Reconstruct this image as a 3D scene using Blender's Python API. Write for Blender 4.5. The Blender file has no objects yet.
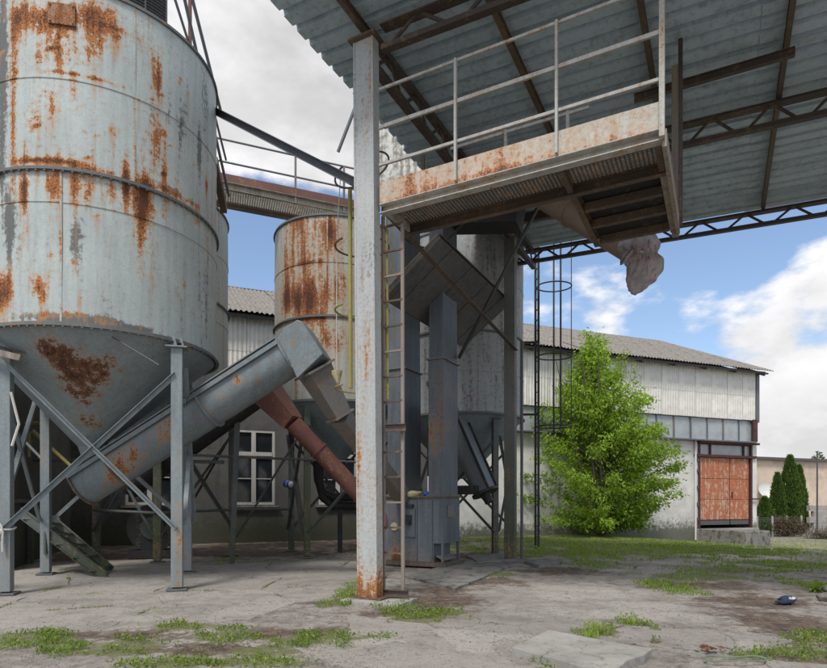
import bpy, math, random
from mathutils import Vector, Matrix, noise
R = math.radians
random.seed(7)
scene = bpy.context.scene
# ------------------------------------------------------------------ camera, sky, sun, exposure
EYE = 1.4; FPX = 590.0; CX = 413.5; HY = 502.0           # lens in pixels of an 827 px wide frame, horizon row
cam_d = bpy.data.cameras.new('camera'); cam = bpy.data.objects.new('camera', cam_d)
scene.collection.objects.link(cam); scene.camera = cam
cam.location = (0, 0, EYE); cam.rotation_euler = (R(90), 0, 0)
cam_d.sensor_fit = 'HORIZONTAL'; cam_d.sensor_width = 36.0
cam_d.lens = 36.0 * FPX / 827.0
cam_d.shift_y = (HY - 334.0) / 827.0                      # rising front: uprights stay upright
cam_d.clip_end = 3000

SUN_EL, SUN_AZ = 55.0, 202.0                              # azimuth clockwise from +Y: behind the camera to the left
world = bpy.data.worlds.new('World'); scene.world = world; world.use_nodes = True
def build_sky():
    nt = world.node_tree; nd = nt.nodes; lk = nt.links; nd.clear()
    out = nd.new('ShaderNodeOutputWorld'); bg = nd.new('ShaderNodeBackground'); bg.inputs[1].default_value = 0.1
    lk.new(bg.outputs[0], out.inputs[0])
    sky = nd.new('ShaderNodeTexSky'); sky.sky_type = 'NISHITA'; sky.sun_disc = False
    sky.sun_elevation = R(SUN_EL); sky.sun_rotation = R(SUN_AZ); sky.air_density = 1.0; sky.dust_density = 2.0; sky.ozone_density = 1.6
    tc = nd.new('ShaderNodeTexCoord')
    def math_(op, a, b=None, c=None):
        m = nd.new('ShaderNodeMath'); m.operation = op
        for i, x in enumerate((a, b, c)):
            if x is None: continue
            if hasattr(x, 'is_output'): lk.new(x, m.inputs[i])
            else: m.inputs[i].default_value = x
        return m.outputs[0]
    def sm(x, a, b, lo=0.0, hi=1.0):
        m = nd.new('ShaderNodeMapRange'); m.interpolation_type = 'SMOOTHSTEP'
        lk.new(x, m.inputs[0]); m.inputs[1].default_value = a; m.inputs[2].default_value = b; m.inputs[3].default_value = lo; m.inputs[4].default_value = hi
        return m.outputs[0]
    def nz(scale, detail, rough, off, sz=2.0):
        mp = nd.new('ShaderNodeMapping'); mp.inputs['Scale'].default_value = (1, 1, sz); mp.inputs['Location'].default_value = off
        lk.new(tc.outputs['Generated'], mp.inputs[0])
        n = nd.new('ShaderNodeTexNoise'); n.inputs['Scale'].default_value = scale; n.inputs['Detail'].default_value = detail; n.inputs['Roughness'].default_value = rough
        lk.new(mp.outputs[0], n.inputs[0]); return n.outputs[0]
    sep = nd.new('ShaderNodeSeparateXYZ'); lk.new(tc.outputs['Generated'], sep.inputs[0]); z = sep.outputs[2]
    n1 = nz(2.6, 9, .56, (.3, .2, .1)); n1u = nz(2.6, 9, .56, (.3, .2, .19)); n2 = nz(5.5, 6, .6, (4, 1, 2))
    bank = sm(z, .40, .52, 0, .42)                         # a grey deck overhead
    low = sm(z, .26, .10, 0, .12)                          # cumulus towards the horizon
    dv = nd.new('ShaderNodeVectorMath'); dv.operation = 'DOT_PRODUCT'; lk.new(tc.outputs['Generated'], dv.inputs[0]); dv.inputs[1].default_value = (.585, .79, .19)
    blob = sm(dv.outputs['Value'], .978, .999, 0, .13)
    cov = math_('ADD', math_('ADD', n1, bank), math_('ADD', low, blob))
    cloud = sm(cov, .562, .64)
    lit = math_('SUBTRACT', n1, n1u)
    lit = sm(lit, -.10, .10)
    thick = sm(cov, .6, 1.1)
    b = math_('ADD', math_('MULTIPLY', lit, 1.3), math_('MULTIPLY', n2, 1.7))
    b = math_('ADD', b, 3.05)
    b = math_('SUBTRACT', b, math_('MULTIPLY', thick, 1.2))
    cc = nd.new('ShaderNodeCombineColor')
    lk.new(b, cc.inputs[0]); lk.new(math_('MULTIPLY', b, .995), cc.inputs[1]); lk.new(math_('MULTIPLY', b, 1.01), cc.inputs[2])
    mx = nd.new('ShaderNodeMix'); mx.data_type = 'RGBA'
    lk.new(cloud, mx.inputs[0]); lk.new(sky.outputs[0], mx.inputs[6]); lk.new(cc.outputs[0], mx.inputs[7])
    lk.new(mx.outputs[2], bg.inputs[0])
build_sky()
sun_d = bpy.data.lights.new('sun', 'SUN'); sun_d.energy = 1.5; sun_d.angle = R(15); sun_d.color = (1, .96, .9)
sun = bpy.data.objects.new('sun', sun_d); scene.collection.objects.link(sun)
_a = R(SUN_AZ); _d = Vector((math.sin(_a)*math.cos(R(SUN_EL)), math.cos(_a)*math.cos(R(SUN_EL)), math.sin(R(SUN_EL))))
sun.rotation_euler = _d.to_track_quat('Z', 'Y').to_euler(); sun.location = _d * 60
vs = scene.view_settings; vs.view_transform = 'Standard'; vs.look = 'None'; vs.exposure = 1.0; vs.gamma = 1.0; vs.use_curve_mapping = False
scene.render.engine = 'CYCLES'
scene.cycles.max_bounces = 6; scene.cycles.diffuse_bounces = 3; scene.cycles.transparent_max_bounces = 16

# ------------------------------------------------------------------ helpers
COL = scene.collection
def V(*a): return Vector(a)
def at(px, py, Y):                                        # a point of the place at depth Y along the ray of a photo position
    return Vector(((px - CX) / FPX * Y, Y, EYE + (HY - py) / FPX * Y))
def g(px, py, z=0.0):
    Y = (EYE - z) * FPX / (py - HY); return Vector(((px - CX) / FPX * Y, Y, z))
TH = R(27.5); U = V(math.cos(TH), -math.sin(TH), 0); W_ = V(math.sin(TH), math.cos(TH), 0); C0 = V(-.62, 8.43, 0)
def K(u, v, z=0.0): return C0 + U*u + W_*v + V(0, 0, z)   # canopy frame: u along the trusses, v away from us
FA = R(21.3); FW = V(math.cos(FA), math.sin(FA), 0); FN = V(math.sin(FA), -math.cos(FA), 0); F0 = V(-5.6, 20.65, 0)
def F(t, n, z=0.0): return F0 + FW*t + FN*n + V(0, 0, z)  # warehouse frame: t along the wall, n out of the wall
ZUP = V(0, 0, 1)
def rot3(x, y, z): return Matrix((x, y, z)).transposed()
RK = rot3(U, W_, ZUP); RF = rot3(FW, -FN, ZUP); RI = Matrix.Identity(3)

def sstep(a, b, x):
    t = max(0.0, min(1.0, (x - a) / (b - a))); return t*t*(3 - 2*t)
def ground_z(x, y):
    s = x*.9 + y*.5
    return -.55 * sstep(18.5, 25.5, s)

class MB:
    def __init__(s): s.v = []; s.f = []; s.attr = None
    def add(s, vs_, fs):
        o = len(s.v); s.v += [tuple(p) for p in vs_]; s.f += [tuple(i + o for i in q) for q in fs]; return s
    def box(s, c, size, M=RI):
        hx, hy, hz = (k / 2 for k in size); c = Vector(c)
        P = [c + M @ Vector((x*hx, y*hy, z*hz)) for z in (-1, 1) for y in (-1, 1) for x in (-1, 1)]
        return s.add(P, [(0,2,3,1), (4,5,7,6), (0,1,5,4), (2,6,7,3), (0,4,6,2), (1,3,7,5)])
    def prof(s, p0, p1, poly, up=ZUP):
        p0 = Vector(p0); p1 = Vector(p1); d = (p1 - p0).normalized(); up = Vector(up)
        if abs(d.dot(up)) > .98: up = W_ if abs(d.dot(W_)) < .9 else U
        x = d.cross(up).normalized(); y = x.cross(d).normalized(); n = len(poly)
        P = [p0 + x*a + y*b for a, b in poly] + [p1 + x*a + y*b for a, b in poly]
        return s.add(P, [(i, (i+1) % n, n + (i+1) % n, n + i) for i in range(n)] + [tuple(range(n-1, -1, -1)), tuple(range(n, 2*n))])
    def beam(s, p0, p1, w, h, up=ZUP):
        a, b = w/2, h/2; return s.prof(p0, p1, [(-a,-b), (a,-b), (a,b), (-a,b)], up)
    def angle(s, p0, p1, w, t=.008, up=ZUP):
        a = w/2; return s.prof(p0, p1, [(-a,-a), (a,-a), (a,-a+t), (-a+t,-a+t), (-a+t,a), (-a,a)], up)
    def chan(s, p0, p1, w, h, t=.012, up=ZUP, flip=1):
        a, b = w/2, h/2; q = [(-a,-b), (a,-b), (a,-b+t), (-a+t,-b+t), (-a+t,b-t), (a,b-t), (a,b), (-a,b)]
        if flip < 0: q = [(-x, y) for x, y in reversed(q)]
        return s.prof(p0, p1, q, up)
    def ibeam(s, p0, p1, w, h, t=.012, up=ZUP):
        a, b, c = w/2, h/2, t/2
        return s.prof(p0, p1, [(-a,-b), (a,-b), (a,-b+t), (c,-b+t), (c,b-t), (a,b-t), (a,b), (-a,b), (-a,b-t), (-c,b-t), (-c,-b+t), (-a,-b+t)], up)
    def tube(s, p0, p1, r, r1=None, n=10, cap=True):
        p0 = Vector(p0); p1 = Vector(p1); r1 = r if r1 is None else r1
        d = (p1 - p0).normalized(); up = ZUP if abs(d.z) < .95 else V(1, 0, 0)
        x = d.cross(up).normalized(); y = x.cross(d)
        P = []
        for p, q in ((p0, r), (p1, r1)):
            for i in range(n):
                a = 2*math.pi*i/n; P.append(p + x*math.cos(a)*q + y*math.sin(a)*q)
        fs = [(i, (i+1) % n, n + (i+1) % n, n + i) for i in range(n)]
        if cap: fs += [tuple(range(n-1, -1, -1)), tuple(range(n, 2*n))]
        return s.add(P, fs)
    def path(s, pts, r, n=8, closed=False):
        pts = [Vector(p) for p in pts]; m = len(pts); P = []; x = None
        for i, p in enumerate(pts):
            if closed: d = pts[(i+1) % m] - pts[i-1]
            else: d = pts[min(i+1, m-1)] - pts[max(i-1, 0)]
            d.normalize()
            if x is None: x = d.orthogonal().normalized()
            x = (x - d*x.dot(d)).normalized(); y = d.cross(x); q = r[i] if isinstance(r, (list, tuple)) else r
            for k in range(n):
                a = 2*math.pi*k/n; P.append(p + x*math.cos(a)*q + y*math.sin(a)*q)
        fs = []
        for i in range(m if closed else m-1):
            j = (i+1) % m
            for k in range(n):
                l = (k+1) % n; fs.append((i*n+k, i*n+l, j*n+l, j*n+k))
        if not closed: fs += [tuple(range(n-1, -1, -1)), tuple((m-1)*n + k for k in range(n))]
        return s.add(P, fs)
    def flat(s, p0, p1, w, t, nrm):                       # a flat bar: wide side faces nrm
        return s.beam(p0, p1, w, t, nrm)
    def lathe(s, prof, n, c, shear=None, wob=0.0, seed=0, cap=False):
        P = []; c = Vector(c); m = len(prof)
        for r, z in prof:
            for k in range(n):
                a = 2*math.pi*k/n; rr = r
                if wob: rr += wob * noise.noise(Vector((math.cos(a)*1.6 + seed, math.sin(a)*1.6, z*.9 + seed)))
                sx, sy = shear(z) if shear else (0, 0)
                P.append((c.x + rr*math.cos(a) + sx, c.y + rr*math.sin(a) + sy, c.z + z))
        fs = [(i*n+k, i*n+(k+1) % n, (i+1)*n+(k+1) % n, (i+1)*n+k) for i in range(m-1) for k in range(n)]
        if cap: fs += [tuple(range(n-1, -1, -1)), tuple((m-1)*n + k for k in range(n))]
        return s.add(P, fs)
    def grid(s, P, nx, ny):                               # P row-major, ny rows of nx
        return s.add(P, [(j*nx+i, j*nx+i+1, (j+1)*nx+i+1, (j+1)*nx+i) for j in range(ny-1) for i in range(nx-1)])
    def mesh(s, name, mat=None, smooth=None):
        me = bpy.data.meshes.new(name); me.from_pydata(s.v, [], s.f); me.update()
        if mat: me.materials.append(mat)
        if smooth is not None:
            me.polygons.foreach_set('use_smooth', [True]*len(me.polygons)); me.set_sharp_from_angle(angle=R(smooth))
        return me
    def build(s, name, mat, parent=None, smooth=None, bevel=0.0, attrs=None):
        me = s.mesh(name, mat, smooth)
        if attrs:
            for k, fn in attrs.items():
                a = me.attributes.new(k, 'FLOAT', 'POINT'); a.data.foreach_set('value', [fn(p) for p in s.v])
        o = bpy.data.objects.new(name, me); COL.objects.link(o)
        put(o, parent)
        if bevel:
            b = o.modifiers.new('bevel', 'BEVEL'); b.width = bevel; b.segments = 2; b.limit_method = 'ANGLE'; b.angle_limit = R(40)
        return o
def put(o, parent):
    if parent is None: return
    o.parent = parent
    if parent.type == 'EMPTY': o.matrix_parent_inverse = Matrix.Translation(-parent.location)
def tag(o, label=None, cat=None, group=None, kind=None):
    if label: o['label'] = label
    if cat: o['category'] = cat
    if group: o['group'] = group
    if kind: o['kind'] = kind
    return o
def thing(name, label, cat, loc, group=None):
    o = bpy.data.objects.new(name, None); COL.objects.link(o); o.location = loc; o.empty_display_size = .3
    return tag(o, label, cat, group)
def piece(name, me, parent, loc, M=RI):                   # one more object on shared mesh data
    o = bpy.data.objects.new(name, me); COL.objects.link(o)
    o.matrix_basis = Matrix.Translation(loc) @ M.to_4x4(); put(o, parent); return o
def fbm(x, y, z=0.0, o=4): return noise.fractal(Vector((x, y, z)), 1.0, 2.0, o)
# ------------------------------------------------------------------ materials
class NT:
    def __init__(s, name):
        s.m = bpy.data.materials.new(name); s.m.use_nodes = True; s.n = s.m.node_tree.nodes; s.l = s.m.node_tree.links
        s.b = s.n['Principled BSDF']; s.tc = s.n.new('ShaderNodeTexCoord').outputs['Object']; s.b.inputs['Specular IOR Level'].default_value = .35
    def lk(s, a, b): s.l.new(a, b)
    def sv(s, sock, x):
        if hasattr(x, 'is_output'): s.l.new(x, sock)
        elif isinstance(x, tuple) and len(x) == 3: sock.default_value = (*x, 1)
        else: sock.default_value = x
    def vec(s, scale=(1,1,1), loc=(0,0,0), src=None):
        mp = s.n.new('ShaderNodeMapping'); mp.inputs['Scale'].default_value = scale; mp.inputs['Location'].default_value = loc
        s.lk(src or s.tc, mp.inputs[0]); return mp.outputs[0]
    def noise(s, scale, detail=5, rough=.6, st=(1,1,1), loc=(0,0,0), dist=0.0):
        n = s.n.new('ShaderNodeTexNoise'); n.inputs['Scale'].default_value = scale; n.inputs['Detail'].default_value = detail
        n.inputs['Roughness'].default_value = rough; n.inputs['Distortion'].default_value = dist
        s.lk(s.vec(st, loc), n.inputs[0]); return n.outputs[0]
    def voro(s, scale, feature='DISTANCE_TO_EDGE', st=(1,1,1), loc=(0,0,0), warp=0.0):
        n = s.n.new('ShaderNodeTexVoronoi'); n.feature = feature; n.inputs['Scale'].default_value = scale
        v = s.vec(st, loc)
        if warp:
            q = s.n.new('ShaderNodeTexNoise'); q.inputs['Scale'].default_value = scale*2.2; q.inputs['Detail'].default_value = 4; s.lk(v, q.inputs[0])
            vm = s.n.new('ShaderNodeVectorMath'); vm.operation = 'MULTIPLY_ADD'; s.lk(q.outputs['Color'], vm.inputs[0]); vm.inputs[1].default_value = (warp/scale,)*3; s.lk(v, vm.inputs[2]); v = vm.outputs[0]
        s.lk(v, n.inputs[0]); return n.outputs[0]
    def math(s, op, a, b=None, c=None, clamp=False):
        m = s.n.new('ShaderNodeMath'); m.operation = op; m.use_clamp = clamp
        for i, x in enumerate((a, b, c)):
            if x is not None: s.sv(m.inputs[i], x)
        return m.outputs[0]
    def add(s, a, b): return s.math('ADD', a, b)
    def mul(s, a, b): return s.math('MULTIPLY', a, b)
    def ss(s, x, a, b, lo=0.0, hi=1.0):
        m = s.n.new('ShaderNodeMapRange'); m.interpolation_type = 'SMOOTHSTEP'; s.sv(m.inputs[0], x)
        for i, q in enumerate((a, b, lo, hi)): s.sv(m.inputs[i+1], q)
        return m.outputs[0]
    def mix(s, f, a, b, mode='MIX'):
        m = s.n.new('ShaderNodeMix'); m.data_type = 'RGBA'; m.blend_type = mode
        s.sv(m.inputs[0], f); s.sv(m.inputs[6], a); s.sv(m.inputs[7], b); return m.outputs[2]
    def attr(s, name):
        a = s.n.new('ShaderNodeAttribute'); a.attribute_name = name; return a.outputs['Fac']
    def rnd(s):
        return s.n.new('ShaderNodeObjectInfo').outputs['Random']
    def z(s):
        q = s.n.new('ShaderNodeSeparateXYZ'); s.lk(s.tc, q.inputs[0]); return q.outputs[2]
    def bump(s, h, strength=.3, dist=.01):
        b = s.n.new('ShaderNodeBump'); b.inputs['Strength'].default_value = strength; b.inputs['Distance'].default_value = dist
        s.lk(h, b.inputs['Height']); s.lk(b.outputs[0], s.b.inputs['Normal'])
    def col(s, c): s.sv(s.b.inputs['Base Color'], c)
    def rough(s, r): s.sv(s.b.inputs['Roughness'], r)

MATS = {}
def painted(name, base, grime=(.075,.073,.068), rust=0.0, streak=.5, fine=14.0, seed=0, rough=.55, big=.9, rcol=((.045,.022,.014), (.17,.065,.028), (.36,.15,.05)), spread=.05, moss=0.0, aw=.34, mott=.42):
    t = NT(name); o = (seed*3.1, seed*1.7, seed*.9)
    n1 = t.noise(big, 4, .62, loc=o); n2 = t.noise(fine, 5, .68, loc=o); st = t.noise(5.0, 4, .62, st=(1.8,1.8,.13), loc=o); n3 = t.noise(fine*3.1, 3, .65, loc=o)
    m = t.add(t.add(t.mul(n1, .30), t.mul(n2, .50)), t.add(t.mul(st, .42), t.mul(n3, .14)))      # mean .68
    m = t.math('SUBTRACT', m, .18)
    ra = t.attr('rust'); ga = t.attr('grime')
    mr = t.add(t.add(m, t.mul(ra, aw)), rust - .012)
    halo = t.ss(mr, .60 - spread*1.6, .67); core = t.ss(mr, .640, .640 + spread*.6); dark = t.ss(t.add(mr, t.mul(t.math('SUBTRACT', n3, .5), .30)), .725, .80)
    drip = t.ss(t.add(t.mul(t.attr('drip'), .75), t.mul(t.math('SUBTRACT', st, .5), 1.5)),   .20, .60)
    var = t.ss(st, .35, .68); c = t.mix(t.mul(var, streak), base, tuple(x*.58 for x in base))
    c = t.mix(t.ss(n1, .42, .75, 0, .45), c, tuple(min(.85, x*1.28) for x in base))
    c = t.mix(t.ss(n2, .45, .68, 0, mott), c, tuple(x*.60 for x in base))
    c = t.mix(t.ss(n3, .48, .66, 0, mott), c, tuple(x*.52 for x in base))
    gm = t.ss(t.add(t.add(t.mul(st, .5), t.mul(n2, .5)), t.mul(ga, .42)), .57, .70)
    c = t.mix(t.mul(gm, .85), c, grime)
    if moss:
        zz = t.ss(t.add(t.z(), t.mul(t.math('SUBTRACT', n2, .5), 1.2)), moss, 0.0)
        c = t.mix(t.mul(zz, .75), c, (.045,.06,.018))
    c = t.mix(t.mul(drip, .66), c, tuple(a*.75 + b*.25 for a, b in zip(rcol[2], (.45,.28,.12))))
    c = t.mix(t.mul(halo, .58), c, tuple(a*.5 + b*.5 for a, b in zip(rcol[2], (.42,.30,.15))))
    rc = t.mix(t.ss(n2, .40, .60), rcol[1], rcol[2]); rc = t.mix(t.ss(n3, .46, .64, 0, .5), rc, rcol[0]); c = t.mix(core, c, rc)
    c = t.mix(t.mul(dark, .9), c, rcol[0])
    t.col(c); t.rough(t.ss(core, 0, 1, rough, .9))
    t.bump(t.add(t.mul(n3, .5), t.mul(n2, .7)), .45, .007)
    MATS[name] = t.m; return t.m

M_silo = painted('silo_paint', (.43,.48,.47), rust=-.02, seed=1, streak=.42, mott=.26, rcol=((.07,.030,.018), (.24,.088,.034), (.47,.19,.06)))
M_silo2 = painted('silo_paint_rusty', (.42,.43,.40), mott=.26, rust=.05, seed=2, streak=.4, spread=.07, rcol=((.06,.025,.02), (.22,.075,.04), (.40,.17,.06)))
M_siloD = painted('silo_paint_grey', (.36,.385,.39), rust=-.03, seed=3, streak=.6)
M_cone = painted('hopper_paint', (.24,.285,.30), rust=-.03, seed=4, streak=.4, aw=.27, spread=.06, rcol=((.035,.017,.012), (.09,.036,.022), (.22,.10,.05)), fine=22)
M_ring = painted('ring_steel', (.14,.155,.16), rust=.035, seed=5)
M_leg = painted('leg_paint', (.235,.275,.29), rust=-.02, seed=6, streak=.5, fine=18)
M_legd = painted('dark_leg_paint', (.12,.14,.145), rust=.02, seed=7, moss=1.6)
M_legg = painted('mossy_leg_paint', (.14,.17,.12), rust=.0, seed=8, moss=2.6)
M_auger = painted('trough_paint', (.18,.215,.228), rust=-.01, seed=9, streak=.45, fine=10, rough=.42)
M_chute = painted('chute_steel', (.17,.17,.165), rust=.025, seed=10, streak=.6, spread=.09)
M_redpipe = painted('oxide_pipe', (.16,.07,.06), rust=.02, seed=11, grime=(.05,.035,.03), streak=.6, fine=18)
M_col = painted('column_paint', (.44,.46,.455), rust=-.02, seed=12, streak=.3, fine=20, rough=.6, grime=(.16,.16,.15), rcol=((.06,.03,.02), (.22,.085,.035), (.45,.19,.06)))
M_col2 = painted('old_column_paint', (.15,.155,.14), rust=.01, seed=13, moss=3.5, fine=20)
M_rail = painted('rail_paint', (.46,.46,.43), rust=.05, seed=14, fine=34, spread=.06)
M_kick = painted('kick_plate_paint', (.50,.47,.41), rust=.05, seed=15, fine=12, spread=.1, rcol=((.12,.06,.04), (.34,.14,.065), (.50,.24,.12)), streak=.2)
M_brown = painted('rusty_beam', (.11,.085,.07), rust=.06, seed=16, fine=20, rcol=((.03,.016,.012), (.075,.038,.026), (.15,.08,.045)))
M_truss = painted('truss_steel', (.075,.06,.055), rust=.03, seed=17, fine=20, rcol=((.03,.018,.014), (.06,.034,.026), (.11,.06,.04)))
M_blue = painted('blue_grey_strut', (.15,.165,.19), rust=.02, seed=18, fine=25)
M_elev = painted('elevator_paint', (.135,.155,.178), rust=.0, seed=19, streak=.85, fine=16, rcol=((.05,.022,.016), (.14,.055,.035), (.26,.12,.06)), rough=.48)
M_yel = painted('yellow_paint', (.34,.30,.09), rust=.01, seed=20, fine=25, grime=(.14,.12,.05))
M_wood = painted('grey_timber', (.34,.30,.25), rust=-.2, seed=21, streak=.9, fine=30, grime=(.12,.09,.06), rough=.85)
M_dark = painted('black_steel', (.035,.036,.038), rust=.0, seed=22, fine=20, rcol=((.02,.012,.01), (.05,.028,.02), (.09,.05,.03)))
M_spout = painted('spout_steel', (.20,.155,.13), rust=.05, seed=23, fine=14, spread=.12, rcol=((.05,.028,.02), (.13,.065,.04), (.22,.12,.07)))
M_door = painted('red_door_paint', (.44,.145,.065), rust=-.2, seed=24, fine=6, streak=.5, grime=(.55,.42,.33), mott=.4)
M_maroon = painted('maroon_frame', (.075,.03,.03), rust=.0, seed=25)
M_white_frame = painted('window_frame_paint', (.50,.49,.46), rust=-.12, seed=26, fine=30, grime=(.22,.2,.17))
M_block = painted('flaking_whitewash', (.62,.61,.57), rust=-.06, seed=27, fine=8, grime=(.2,.18,.15), rough=.9)
M_ladder = painted('ladder_steel', (.27,.235,.205), rust=.05, seed=33, fine=30)
M_grate = painted('grating_steel', (.11,.10,.092), rust=.05, seed=29, fine=40)
M_panel = painted('soot_panel', (.13,.132,.137), rust=-.01, seed=28, streak=.9, fine=18, rcol=((.03,.018,.014), (.085,.05,.035), (.17,.12,.08)))

def sheet_mat(name, base, dark, line=.25, seed=0, rough=.5, sc=9.0, lichen=None):
    t = NT(name); o = (seed, seed*2, 0)
    n1 = t.noise(1.3, 6, .65, loc=o); n2 = t.noise(sc, 7, .7, loc=o); n3 = t.noise(45, 3, .6, loc=o)
    c = t.mix(t.ss(n1, .35, .7, 0, .7), base, tuple(x*.7 for x in base))
    c = t.mix(t.ss(t.add(t.mul(n2, .7), t.mul(n1, .3)), .48, .62), c, dark)
    if lichen: c = t.mix(t.ss(t.noise(3.0, 6, .7, loc=(5,seed,1)), .52, .66, 0, .8), c, lichen)
    c = t.mix(t.ss(t.rnd(), 0, 1, 0, .3), c, tuple(x*.72 for x in base))
    t.col(c); t.rough(rough); t.bump(t.add(n3, n2), .25, .005); return t.m
M_roofsheet = sheet_mat('galvanised_sheet', (.49,.61,.69), (.29,.37,.425), seed=1, rough=.5, sc=11)
M_asbestos = sheet_mat('fibre_cement_roof', (.27,.25,.23), (.12,.105,.09), seed=2, rough=.9, sc=3.0, lichen=(.10,.085,.06))
M_clad = sheet_mat('white_cladding', (.77,.755,.70), (.60,.585,.54), seed=3, rough=.6, sc=2.0)

def plaster(name, base, stain, moss_h, seed):
    t = NT(name); o = (seed, 0, seed)
    n1 = t.noise(.7, 7, .65, loc=o); n2 = t.noise(6, 7, .7, loc=o); n3 = t.noise(40, 4, .65); st = t.noise(2.2, 6, .65, st=(1,1,.2), loc=o)
    c = t.mix(t.ss(n1, .38, .68), base, tuple(x*.72 for x in base))
    c = t.mix(t.ss(t.add(t.mul(st, .6), t.mul(n2, .4)), .5, .68, 0, .7), c, stain)
    h = t.ss(t.add(t.z(), t.mul(t.math('SUBTRACT', n2, .5), 1.8)), moss_h, moss_h*.15)
    c = t.mix(t.mul(h, .85), c, (.05,.055,.03))
    c = t.mix(t.ss(t.voro(.7, loc=(seed,3,1), warp=.5), .006, .0, 0, .35), c, tuple(x*.35 for x in base))
    t.col(c); t.rough(.92); t.bump(t.add(n3, t.mul(n2, 1.5)), .5, .012); return t.m
M_plaster = plaster('grey_render', (.72,.71,.68), (.50,.48,.45), .7, 1)
M_plaster_shade = plaster('shaded_render', (.12,.115,.11), (.05,.047,.043), 1.5, 2)  # left wall: shade under the silos painted in as darker render
M_beige = plaster('beige_render', (.70,.57,.45), (.62,.51,.40), .2, 3)

def concrete(name, base, seed=0, moss=.0):
    t = NT(name); o = (seed, seed, 0)
    n1 = t.noise(1.2, 7, .65, loc=o); n2 = t.noise(9, 7, .7, loc=o); n3 = t.noise(70, 4, .7)
    c = t.mix(t.ss(n1, .35, .7), base, tuple(x*.66 for x in base)); c = t.mix(t.ss(n2, .5, .72, 0, .65), c, (.10,.088,.075))
    c = t.mix(t.ss(n3, .55, .75, 0, .4), c, tuple(x*1.35 for x in base))
    cr = t.ss(t.voro(1.4, loc=(seed,1,0), warp=.7), .0, .012, 1, 0); c = t.mix(t.mul(cr, t.ss(n1, .45, .6)), c, (.05,.045,.04))
    c = t.mix(t.ss(t.rnd(), 0, 1, 0, .28), c, tuple(x*.6 for x in base))
    if moss: c = t.mix(t.ss(t.noise(4, 6, .7, loc=(9,seed,0)), .5, .62, 0, moss), c, (.055,.06,.03))
    t.col(c); t.rough(.92); t.bump(t.add(t.mul(n2, 1.2), n3), .55, .012); return t.m
M_conc = concrete('weathered_concrete', (.42,.40,.37), 1); M_conc2 = concrete('mossy_concrete', (.26,.25,.235), 2, .8)

def ground_mat(name='yard_ground', slab=False):
    t = NT(name); so = t.attr('soil'); gr = t.attr('grass'); pa = t.attr('path')
    if slab: pa = .62
    n1 = t.noise(.8, 8, .65); n2 = t.noise(7, 8, .7); n3 = t.noise(48, 5, .7); n4 = t.noise(2.4, 7, .7, loc=(3,1,0))
    c = t.mix(t.ss(n1, .35, .68), (.40,.368,.336), (.285,.258,.233))
    c = t.mix(t.ss(n2, .46, .62, 0, .68), c, (.16,.136,.113)); c = t.mix(t.ss(n4, .49, .62, 0, .6), c, (.18,.153,.13))
    c = t.mix(t.mul(t.ss(t.add(pa, t.mul(t.math('SUBTRACT', n2, .5), .9)), .35, .75), .8), c, (.455,.425,.39))
    n5 = t.noise(.42, 5, .6, loc=(7,2,0)); c = t.mix(t.ss(t.add(t.mul(n5, .6), t.mul(n4, .4)), .47, .60, 0, .55), c, (.21,.19,.17)); c = t.mix(t.ss(t.noise(13, 4, .7, loc=(2,8,0)), .56, .66, 0, .6), c, (.11,.092,.076))
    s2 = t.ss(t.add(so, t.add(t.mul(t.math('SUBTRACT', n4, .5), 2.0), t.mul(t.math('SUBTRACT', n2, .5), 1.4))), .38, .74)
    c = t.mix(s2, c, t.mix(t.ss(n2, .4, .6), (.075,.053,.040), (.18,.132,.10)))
    g2 = t.ss(t.add(gr, t.mul(t.math('SUBTRACT', n2, .5), 1.1)), .4, .75)
    c = t.mix(t.mul(g2, .85), c, t.mix(t.ss(n3, .4, .6), (.10,.115,.035), (.20,.21,.085)))
    if slab: c = t.mix(t.ss(t.rnd(), 0, 1, 0, .3), c, (.20,.18,.16)); c = t.mix(t.mul(t.ss(t.voro(1.0, loc=(2,1,0), warp=.7), .0, .010, 1, 0), t.ss(n1, .45, .58)), c, (.05,.043,.036))
    pb = t.ss(t.noise(95, 2, .5, loc=(1,5,0)), .62, .72, 0, .5); c = t.mix(pb, c, (.37,.35,.33))
    c = t.mix(t.ss(n3, .5, .68, 0, .6), c, (.10,.086,.07))
    t.col(c); t.rough(.95); t.bump(t.add(t.mul(n2, 2.0), t.add(n3, t.mul(n4, 1.2))), .75, .02); return t.m
M_ground = ground_mat(); M_floor = ground_mat('yard_concrete', True)

def leaf_mat(name, dark, light, trans=.35, rough=.55):
    t = NT(name); ti = t.attr('tint'); c = t.mix(ti, dark, light); n = t.n
    t.col(c); t.rough(rough); tr = n.new('ShaderNodeBsdfTranslucent'); t.sv(tr.inputs[0], t.mix(.3, c, (.30,.42,.03)))
    ms = n.new('ShaderNodeMixShader'); ms.inputs[0].default_value = trans
    t.lk(t.b.outputs[0], ms.inputs[1]); t.lk(tr.outputs[0], ms.inputs[2]); t.lk(ms.outputs[0], n['Material Output'].inputs[0]); return t.m
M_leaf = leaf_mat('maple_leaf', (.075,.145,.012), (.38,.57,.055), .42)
M_grass = leaf_mat('grass_blade', (.09,.15,.02), (.36,.48,.085), .35)
M_thuja = leaf_mat('thuja_spray', (.03,.065,.015), (.12,.20,.035), .2)
M_dry = leaf_mat('dry_twig', (.07,.05,.035), (.19,.14,.09), .1)
M_darkleaf = leaf_mat('dark_leaf', (.03,.055,.015), (.10,.16,.03), .25)
M_bark = painted('bark', (.13,.105,.08), rust=-.2, seed=31, streak=.8, fine=30, grime=(.05,.045,.035), rough=.95)

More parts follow.
